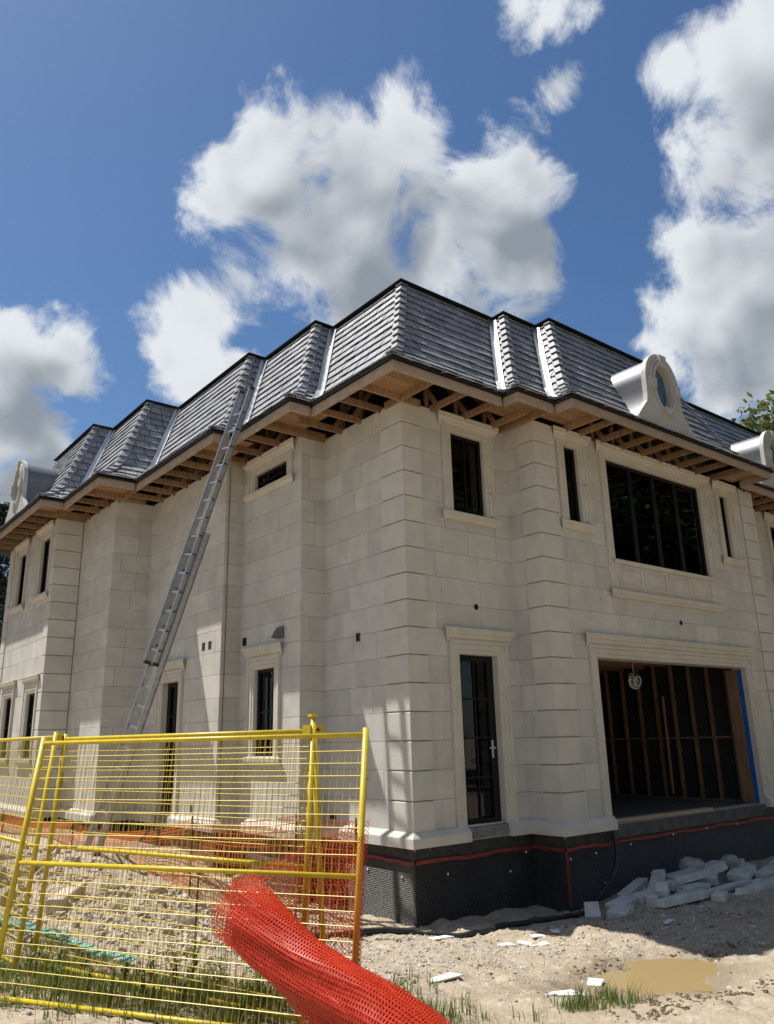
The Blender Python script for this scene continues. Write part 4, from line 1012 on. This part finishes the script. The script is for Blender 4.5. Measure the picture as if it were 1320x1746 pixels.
OFF = [  # x, y, lift, length, width, height, yaw, tilt, label
    (1.98, -1.22, .13, .36, .20, .13, 40, 24, 'short grey stone offcut tipped on edge beside the black pipe'),
    (2.30, -1.42, .08, .42, .26, .16, 20, 6, 'squat curved grey stone offcut at the foot of the pile'),
    (2.62, -1.22, .11, .50, .24, .22, 8, 4, 'two-tone stone block with moulded edge lying in the pile'),
    (2.78, -1.60, .13, .14, .12, .22, 10, 14, 'small upright stone stub standing in the pile'),
    (3.05, -1.30, .10, .34, .24, .20, -10, 5, None),
    (3.10, -1.55, .22, .22, .16, .26, 30, 30, 'pale squared stone leaning on the long bar'),
    (3.25, -1.75, .08, 1.10, .16, .15, -3, 0, 'long pale stone bar lying along the front of the pile'),
    (3.85, -1.95, .08, .34, .18, .14, 22, 0, None),
    (3.55, -1.15, .26, .95, .18, .13, 26, 16, 'long grey stone length propped aslant on the pile'),
    (3.30, -.95, .18, .80, .16, .14, 14, 10, None),
    (3.70, -1.55, .12, .50, .26, .10, 8, 5, None),
    (4.10, -1.40, .12, .46, .24, .10, -14, 4, None),
    (4.55, -1.70, .10, 1.20, .14, .10, 2, 0, 'thin white stone strip lying flat beside the long bar'),
    (4.75, -2.05, .08, 1.10, .15, .14, 1, 0, 'second long pale stone bar at the right of the pile'),
    (4.30, -1.15, .30, .55, .36, .16, -25, 14, 'broad stone slab lying tilted on top of the pile'),
    (4.75, -1.25, .22, .34, .28, .18, 35, 25, None),
    (5.05, -1.15, .34, .42, .26, .18, -12, 15, None),
    (5.35, -1.45, .16, .46, .30, .16, 18, 6, None),
    (5.7, -1.25, .20, .44, .28, .20, -22, 10, None),
    (4.05, -1.05, .12, .44, .28, .20, 10, 0, None),
    (6.1, -1.5, .1, .7, .22, .12, 12, 5, None), (6.5, -1.9, .1, .6, .26, .14, -20, 6, None), (5.6, -1.9, .08, .8, .2, .12, 6, 0, None), (6.0, -1.0, .2, .5, .3, .16, 25, 12, None), (5.2, -1.75, .08, .5, .22, .1, -14, 4, None), (6.9, -1.4, .16, .6, .3, .16, 8, 8, None),
    (4.95, -1.0, .12, .5, .3, .2, 5, 0, None), (5.5, -1.0, .12, .5, .3, .24, -8, 0, None), (3.6, -1.0, .08, .4, .2, .16, -8, 0, None)]
for x, y, li, a, b, c, yaw, tilt, lab in OFF:
    c *= .68; tilt *= .7; v, f = chunk(a, b, c, ro); o = link('stone_offcut', bevelled(v, f, .008, 'stone_offcut', 'offcut'))
    o.location = (x, y, gz(x, y) + max(c * .42, li * .6)); o.rotation_euler = (rad(ro.uniform(-4, 4)), rad(-tilt), rad(yaw))
    tag(o, lab or 'plain grey stone offcut in the heap against the foundation', 'stone', None if lab else 'stone offcuts heaped by the foundation')
def lump(name, r, seed, sq=(1, 1, 1), rough=.25, sub=2):
    bm = bmesh.new(); bmesh.ops.create_icosphere(bm, subdivisions=sub, radius=r); rr_ = random.Random(seed); ax = [Vector((rr_.gauss(0, 1), rr_.gauss(0, 1), rr_.gauss(0, 1))).normalized() for _ in range(9)]; am = [rr_.uniform(-1, 1) for _ in range(9)]
    for v in bm.verts:
        d = v.co.normalized(); k = 1 + rough * sum(a_ * max(0, d.dot(q)) ** 3 for a_, q in zip(am, ax)) * .6; v.co = Vector((v.co.x * sq[0], v.co.y * sq[1], v.co.z * sq[2])) * k
    me = D.meshes.new(name); bm.to_mesh(me); bm.free(); return me
for x, y, z, r, lab in ((4.75, -1.0, .28, .16, 'crumpled pale plastic bag sitting on top of the stone heap'), (5.55, -1.2, .24, .15, 'half-empty cement bag slumped behind the tilted slab')):
    me = lump('rubbish_bag', r, int(x * 10), (1.15, .9, .8), .7, 4)
    for v_ in me.vertices:
        q_ = v_.co * 13; v_.co *= 1 + .16 * abs(noise.noise(q_)) - .10 * abs(noise.noise(q_ * 2.3 + Vector((3, 1, 7))))
    me.materials.append(M['bag']); o = link('rubbish_bag', me); o.location = (x, y, gz(x, y) + z); tag(o, lab, 'bag')
# white scraps of board on the dirt
SCR = [(-.47, -3.12, .17, .10, 20, 'white triangular scrap of board at the edge of the puddle'), (-1.10, -3.27, .16, .06, -50, 'narrow white board sliver beside the grass tuft'), (-1.18, -3.44, .18, .05, -30, 'second white sliver lying end to end with the first'),
       (-1.75, -2.45, .22, .07, -12, 'long white strip of board on the dry soil'), (.35, -1.5, .15, .12, 30, None), (.62, -1.48, .13, .10, -20, None), (.12, -1.42, .14, .11, 55, None), (.45, -1.72, .16, .07, 5, None), (.9, -1.5, .12, .07, 40, None), (2.2, -2.2, .18, .05, 10, None), (.05, -1.9, .08, .06, 0, None), (-.5, -1.0, .22, .06, -10, None)]
for x, y, a, b, yaw, lab in SCR:
    z = gz(x, y); mb = MB(); k = .007; a *= .85; b *= .85
    v = [(-a, -b, 0), (a * .9, -b * .6, 0), (a * .5, b, 0), (-a * .8, b * .5, 0)]; mb.add([(p[0], p[1], -k) for p in v] + [(p[0], p[1], k) for p in v], [(3, 2, 1, 0), (4, 5, 6, 7), (0, 1, 5, 4), (1, 2, 6, 5), (2, 3, 7, 6), (3, 0, 4, 7)])
    o = mb.build('board_scrap', 'foam'); o.location = (x, y, z + .016); o.rotation_euler = (rad(ro.uniform(-6, 6)), rad(ro.uniform(-6, 6)), rad(yaw)); tag(o, lab or 'small white scrap of board on the shaded dirt by the foundation', 'scrap', None if lab else 'white scraps on the dirt')
# rocks behind the fence
RK = [(-4.3, 3.0, .34), (-3.9, 2.2, .26), (-4.5, 4.0, .36), (-3.5, 1.6, .22), (-3.8, 3.4, .28), (-4.4, 2.0, .2), (-3.2, 2.2, .20), (-3.0, 1.2, .18), (-3.6, .7, .15), (-2.6, .9, .16), (-4.7, 3.1, .22), (-2.3, .4, .13), (-3.1, .2, .12), (-4.1, 1.2, .16), (-2.0, .1, .12), (-4.8, 4.8, .3), (-3.9, 4.6, .3), (-1.9, -.2, .10), (-1.5, .5, .12), (-2.4, -.5, .09)]
rkm = [lump('rock', 1.0, 40 + k, (1.25, .95, .7), 1.1, 2) for k in range(5)]
for m in rkm: m.materials.append(M['limestone'])
for k, (x, y, r) in enumerate(RK):
    o = link('rock', rkm[k % 5]); r *= .62; o.scale = (r, r, r * 1.15); o.location = (x, y, gz(x, y) + r * .2); o.rotation_euler = (ro.uniform(-.3, .3), ro.uniform(-.3, .3), ro.uniform(0, 6))
    tag(o, 'pale broken limestone rock on the dug soil between fence and house', 'rock', 'limestone rocks on the dug soil')
# beam-like stone kerb lengths lying behind the fence
for x, y, L_, yaw, lab in ((-3.9, 1.55, 1.4, 62, 'long pale stone length lying on the soil below the ladder'), (-4.6, 2.6, 1.0, 80, 'stone kerb length half buried behind the left fence panel')):
    v, f = chunk(L_, .18, .14, ro, .05); o = link('stone_bar', bevelled(v, f, .01, 'stone_bar', 'limestone')); o.location = (x, y, gz(x, y) + .06); o.rotation_euler = (0, rad(2), rad(yaw)); tag(o, lab, 'stone')
mb = MB(); pts = [(-4.80, 1.4), (-4.66, .75), (-4.55, .2), (-4.42, -.25), (-4.25, -.7), (-4.12, -1.0)]
for k in range(len(pts) - 1):
    for q in range(7):
        t = q / 7; x = pts[k][0] + (pts[k + 1][0] - pts[k][0]) * t; y = pts[k][1] + (pts[k + 1][1] - pts[k][1]) * t; z = gz(x, y)
        mb.beam((x - .05, y, z + .035 + .02 * (q % 2)), (x + .06, y + .05, z + .05), .10, .012)
tag(mb.build('plastic_strip', 'turquoise'), 'crumpled turquoise plastic strip lying on the soil behind the fence', 'plastic')

# ------------------------------------------------------------------ loose soil, chips and growth
def scatter(name, material, spots, size, seed, flat=.6):
    r = random.Random(seed); V = []; F = []
    xs = []; ys = []; ss = []
    for (cx_, cy_, sx, sy, n) in spots:
        for _ in range(n): xs.append(r.gauss(cx_, sx)); ys.append(r.gauss(cy_, sy)); ss.append(r.uniform(*size) * (1.7 if r.random() < .06 else 1))
    zs = ground(np.array(xs), np.array(ys)); mb = MB()
    for x, y, z, s_ in zip(xs, ys, zs, ss):
        if (x > -.05 and y > -.7 and not (x < 2.2 and y < -.08)) or z < PUDZ - .02: continue
        a = r.uniform(0, 6.3); v = []
        for k, (h, rr_) in enumerate(((-.2, 1), (.75, .55))):
            for j in range(5): t = a + j * 1.2566 + k * .5; q = s_ * rr_ * r.uniform(.65, 1.2); v.append((x + q * math.cos(t), y + q * math.sin(t), z + h * s_ * flat * r.uniform(.8, 1.2)))
        mb.add(v, [(9, 8, 7, 6, 5)[::-1]] + [(j, (j + 1) % 5, 5 + (j + 1) % 5, 5 + j) for j in range(5)])
    return mb.build(name, material, kind='stuff')
o = scatter('stone_chips', 'chip', [(-1.2, -1.6, .9, .7, 1100), (.2, -1.7, .6, .45, 450), (-2.2, -1.4, .8, .8, 700), (1.3, -2.6, .8, .5, 350), (-3.3, .6, .8, 1.1, 1800), (-3.2, -1.4, .6, .9, 1300), (-4.3, -1.2, .4, 1.0, 500), (2.5, -3.2, 1.2, .8, 500), (3.6, -2.0, 1, .3, 300), (-1.3, .6, .5, .6, 600)], (.008, .026), 1)
tag(o, 'pale limestone chips and gravel strewn over the dug soil', 'gravel')
o = scatter('broken_stone', 'limestone', [(-3.4, 1.2, .6, .9, 260), (-3.9, 3.0, .6, 1.2, 260), (-2.6, .2, .6, .6, 160), (-3.0, -.8, .6, .7, 160), (-4.3, 4.6, .6, 1.0, 120)], (.025, .075), 6, .75)
tag(o, 'coarse broken limestone strewn over the soil bank behind the fence', 'rubble')
o = scatter('soil_clods', 'clod', [(.75, -3.02, .28, .06, 60), (-.75, -4.2, .40, .08, 120), (.2, -4.32, .5, .08, 90), (1.2, -3.3, .25, .10, 80), (.1, -2.85, .35, .1, 60), (1.2, -1.6, .9, .35, 90), (-1.0, -2.3, .9, .6, 60), (2.6, -2.6, 1, .5, 80), (-.9, -3.95, .2, .06, 50)], (.006, .030), 2, .55)
tag(o, 'dark brown mud clods scattered round the puddle', 'soil')
def blades(name, material, spots, h, w, seed, lean=.5):
    r = random.Random(seed); xs = []; ys = []
    for (cx_, cy_, sx, sy, n, tuft) in spots:
        k = 0
        while k < n:
            tx, ty = r.gauss(cx_, sx), r.gauss(cy_, sy)
            for _ in range(tuft): xs.append(tx + r.gauss(0, .035)); ys.append(ty + r.gauss(0, .035)); k += 1
    zs = ground(np.array(xs), np.array(ys)); mb = MB()
    for x, y, z in zip(xs, ys, zs):
        if z < PUDZ: continue
        hh = r.uniform(*h); a = r.uniform(0, 6.3); ww = w * r.uniform(.6, 1.3); l_ = r.uniform(0, lean) * hh; b = r.uniform(0, 6.3)
        px, py = math.cos(a) * ww, math.sin(a) * ww; dx, dy = math.cos(b) * l_, math.sin(b) * l_
        mb.add([(x - px, y - py, z - .02), (x + px, y + py, z - .02), (x + dx * .35 - px * .7, y + dy * .35 - py * .7, z + hh * .55), (x + dx * .35 + px * .7, y + dy * .35 + py * .7, z + hh * .55), (x + dx, y + dy, z + hh)], [(0, 1, 3, 2), (2, 3, 4)])
    return mb.build(name, material, kind='stuff')
G1 = [(-5.1, -1.0, .22, .35, 900, 7), (-4.85, -1.7, .22, .35, 900, 7), (-4.5, -2.3, .25, .3, 800, 7), (-4.15, -2.9, .22, .28, 900, 7), (-3.75, -3.1, .2, .3, 550, 7), (-4.6, -.6, .15, .35, 300, 6), (-3.2, -3.75, .2, .12, 450, 8), (-3.35, -4.2, .25, .2, 350, 8), (-1.35, -3.75, .2, .10, 220, 9), (-1.0, -3.8, .15, .08, 160, 9), (-2.6, -3.0, .5, .4, 130, 9), (-5.6, -.9, .3, .5, 400, 7)]
o = blades('grass', 'grass', G1, (.04, .15), .0048, 3); tag(o, 'green grass growing in tufts along the foot of the yellow fence', 'grass')
o = blades('dry_grass', 'drygrass', [(g[0], g[1], g[2] * 1.2, g[3] * 1.2, g[4] // 3, 4) for g in G1], (.05, .22), .0026, 4, .8); tag(o, 'straw-coloured dry grass stems among the green tufts by the fence', 'grass')
def weed(seed):
    r = random.Random(seed); mb = MB()
    for k in range(r.randint(3, 5)):
        h = r.uniform(.16, .34); b = r.uniform(0, 6.3); l_ = r.uniform(.02, .10); tipp = Vector((math.cos(b) * l_, math.sin(b) * l_, h)); mb.tube([(0, 0, -.02), tipp * .5 + Vector((0, 0, .02)), tipp], .003, 4, False)
        for j in range(9):
            t = .2 + .8 * j / 9; c = tipp * t; a = r.uniform(0, 6.3); L_ = r.uniform(.035, .075) * (1.2 - .5 * t); d = Vector((math.cos(a), math.sin(a), r.uniform(.1, .7))).normalized() * L_; sd = Vector((-math.sin(a), math.cos(a), 0)) * L_ * .24
            mb.add([c, c + d * .5 + sd, c + d, c + d * .5 - sd], [(0, 1, 2, 3)])
    return mb
wm = []
for k in range(4):
    w_ = weed(60 + k); d = D.meshes.new('weed'); d.from_pydata(w_.v, [], w_.f); d.materials.append(M['weed']); wm.append(d)
for k, (x, y) in enumerate([(-5.0, -1.1), (-4.9, -1.5), (-4.55, -1.9), (-4.3, -2.35), (-4.1, -2.6), (-4.0, -2.95), (-3.85, -2.75), (-5.2, -.7), (-4.75, -2.2), (-3.7, -3.2), (-3.4, -3.7), (-4.45, -2.7), (-2.9, -3.3), (-4.25, -3.2), (-4.65, -1.3), (-5.3, -1.2), (-5.05, -1.9), (-4.95, -.9), (-4.35, -2.0), (-4.15, -2.2), (-3.95, -2.4), (-4.6, -2.45), (-4.8, -1.85), (-3.6, -2.9), (-5.25, -1.6)]):
    o = link('weed', wm[k % 4]); s_ = ro.uniform(.75, 1.25); o.scale = (s_, s_, s_); o.location = (x, y, gz(x, y)); o.rotation_euler = (0, 0, ro.uniform(0, 6)); tag(o, 'leafy green weed sprouting at the foot of the yellow fence', 'weed', 'weeds along the fence')

# ------------------------------------------------------------------ trees
def crown(seed, lobes, n, size, squash=.8):
    r = random.Random(seed); mb = MB(); tw = sum(l[3] ** 2 for l in lobes)
    for (x, y, z, R_) in lobes:
        for _ in range(int(n * R_ ** 2 / tw)):
            d = Vector((r.gauss(0, 1), r.gauss(0, 1), r.gauss(0, 1))).normalized(); k = R_ * (r.random() ** .45) * (1 + .22 * math.sin(5 * d.x + 3 * d.z + x) )
            c = Vector((x, y, z)) + Vector((d.x * k, d.y * k, d.z * k * squash)); L_ = r.uniform(*size); a = Vector((r.gauss(0, 1), r.gauss(0, 1), r.gauss(0, .6))).normalized(); b = a.cross(Vector((r.gauss(0, 1), r.gauss(0, 1), r.gauss(0, 1)))).normalized()
            mb.add([c - a * L_, c + b * L_ * .5, c + a * L_, c - b * L_ * .5], [(0, 1, 2, 3)])
    return mb
def trunk(h, r0, lobes, seed):
    r = random.Random(seed); mb = MB().tube([(0, 0, -.3), (.08, .02, h * .3), (-.05, .06, h * .6), (.02, 0, h)], [r0 * 1.2, r0, r0 * .7, r0 * .3], 10)
    for (x, y, z, R_) in lobes:
        z0 = h * r.uniform(.35, .7); p = Vector((0, 0, z0)); q = Vector((x, y, z)); mb.tube([p, p.lerp(q, .5) + Vector((0, 0, .25)), q], [r0 * .42, r0 * .26, r0 * .08], 6)
    return mb
def lobes_for(seed, h, R_, n=13):
    r = random.Random(seed); out = []
    for k in range(n):
        a = r.uniform(0, 6.3); d = R_ * r.uniform(.25, .8); z = h * r.uniform(.42, .92); out.append((d * math.cos(a) * (1.15 - z / h * .5), d * math.sin(a) * (1.15 - z / h * .5), z, R_ * r.uniform(.3, .52)))
    return out
def as_mesh(mb, name, m, smooth=False):
    d = D.meshes.new(name); d.from_pydata(mb.v, [], mb.f); d.materials.append(M[m]); return d
T = {}
lb = lobes_for(5, 11, 4.2); T['broad'] = (as_mesh(trunk(9.5, .26, lb, 1), 'trunk', 'bark'), as_mesh(crown(2, lb, 15000, (.10, .19)), 'crown', 'leaf_mid'))
lb = lobes_for(17, 12, 3.6, 15); T['light'] = (as_mesh(trunk(10.5, .2, lb, 3), 'trunk', 'bark'), as_mesh(crown(4, lb, 15000, (.09, .16)), 'crown', 'leaf_light'))
def conifer(seed, h):
    r = random.Random(seed); mb = MB()
    for lv in range(34):
        z = h * (.10 + .89 * lv / 34); R_ = 2.5 * (1 - lv / 35) ** .85
        for k in range(9):
            a = r.uniform(0, 6.3); L_ = R_ * r.uniform(.75, 1.1)
            for q in range(int(10 + 16 * R_)):
                t = r.random() ** .7; c = Vector((math.cos(a) * L_ * t, math.sin(a) * L_ * t, z - .35 * L_ * t + r.gauss(0, .06))) + Vector((r.gauss(0, .10), r.gauss(0, .10), 0)); d = Vector((math.cos(a) + r.gauss(0, .6), math.sin(a) + r.gauss(0, .6), r.gauss(-.3, .4))).normalized() * r.uniform(.10, .22); sd = d.cross(Vector((r.gauss(0, 1), r.gauss(0, 1), r.gauss(0, 1)))).normalized() * .035
                mb.add([c - d, c + sd, c + d, c - sd], [(0, 1, 2, 3)])
    return mb
T['conifer'] = (as_mesh(MB().tube([(0, 0, -.3), (0, 0, 6), (0, 0, 11)], [.2, .14, .03], 8), 'trunk', 'bark'), as_mesh(conifer(6, 11.5), 'crown', 'needle'))
def tree(kind, name, x, y, s_, rot, label, group=None):
    e = empty(name, (x, y, gz(x, y))); e.scale = (s_, s_, s_); e.rotation_euler = (0, 0, rot); tag(e, label, 'tree', group)
    link('trunk', T[kind][0], e); link('crown', T[kind][1], e)
tree('conifer', 'conifer_tree', -.75, 21.5, .92, 0, 'dark conifer standing beyond the rear corner of the house')
tree('conifer', 'conifer_tree', -.2, 27.0, 1.1, 1, 'taller dark conifer behind the one at the rear corner of the house')
tp = ray_pt(1392, 900, 30)
tree('light', 'maple_tree', tp.x, tp.y, 1.26, .8, 'light green broadleaf tree showing above the far end of the roof')
# across the street, seen only as reflections in the glass
for k, (kd, x, y, s_, r_) in enumerate((('broad', 17, -8, 1.25, .3), ('broad', 23, -12, 1.5, 1.7), ('broad', 30, -13, 1.6, 3.1), ('broad', 22, -20, 1.7, 4.0), ('light', 12, -15, 1.35, .5), ('broad', 37, -19, 1.8, 2.2), ('broad', 14, -24, 1.6, 5.2), ('broad', 5, -22, 1.5, 2.9), ('broad', -2, -25, 1.5, 1.2), ('conifer', 29, -22, 1.7, 0), ('broad', -17, 13, 1.3, 1.1), ('broad', -16, 22, 1.5, 2.1), ('broad', -18, 32, 1.5, .1))):
    tree(kd, 'street_tree', x, y, s_, r_, 'leafy tree across the street, mirrored in the dark window panes' if x > 0 or y < 0 else 'leafy tree beyond the garden, mirrored in the side windows', 'trees around the plot')
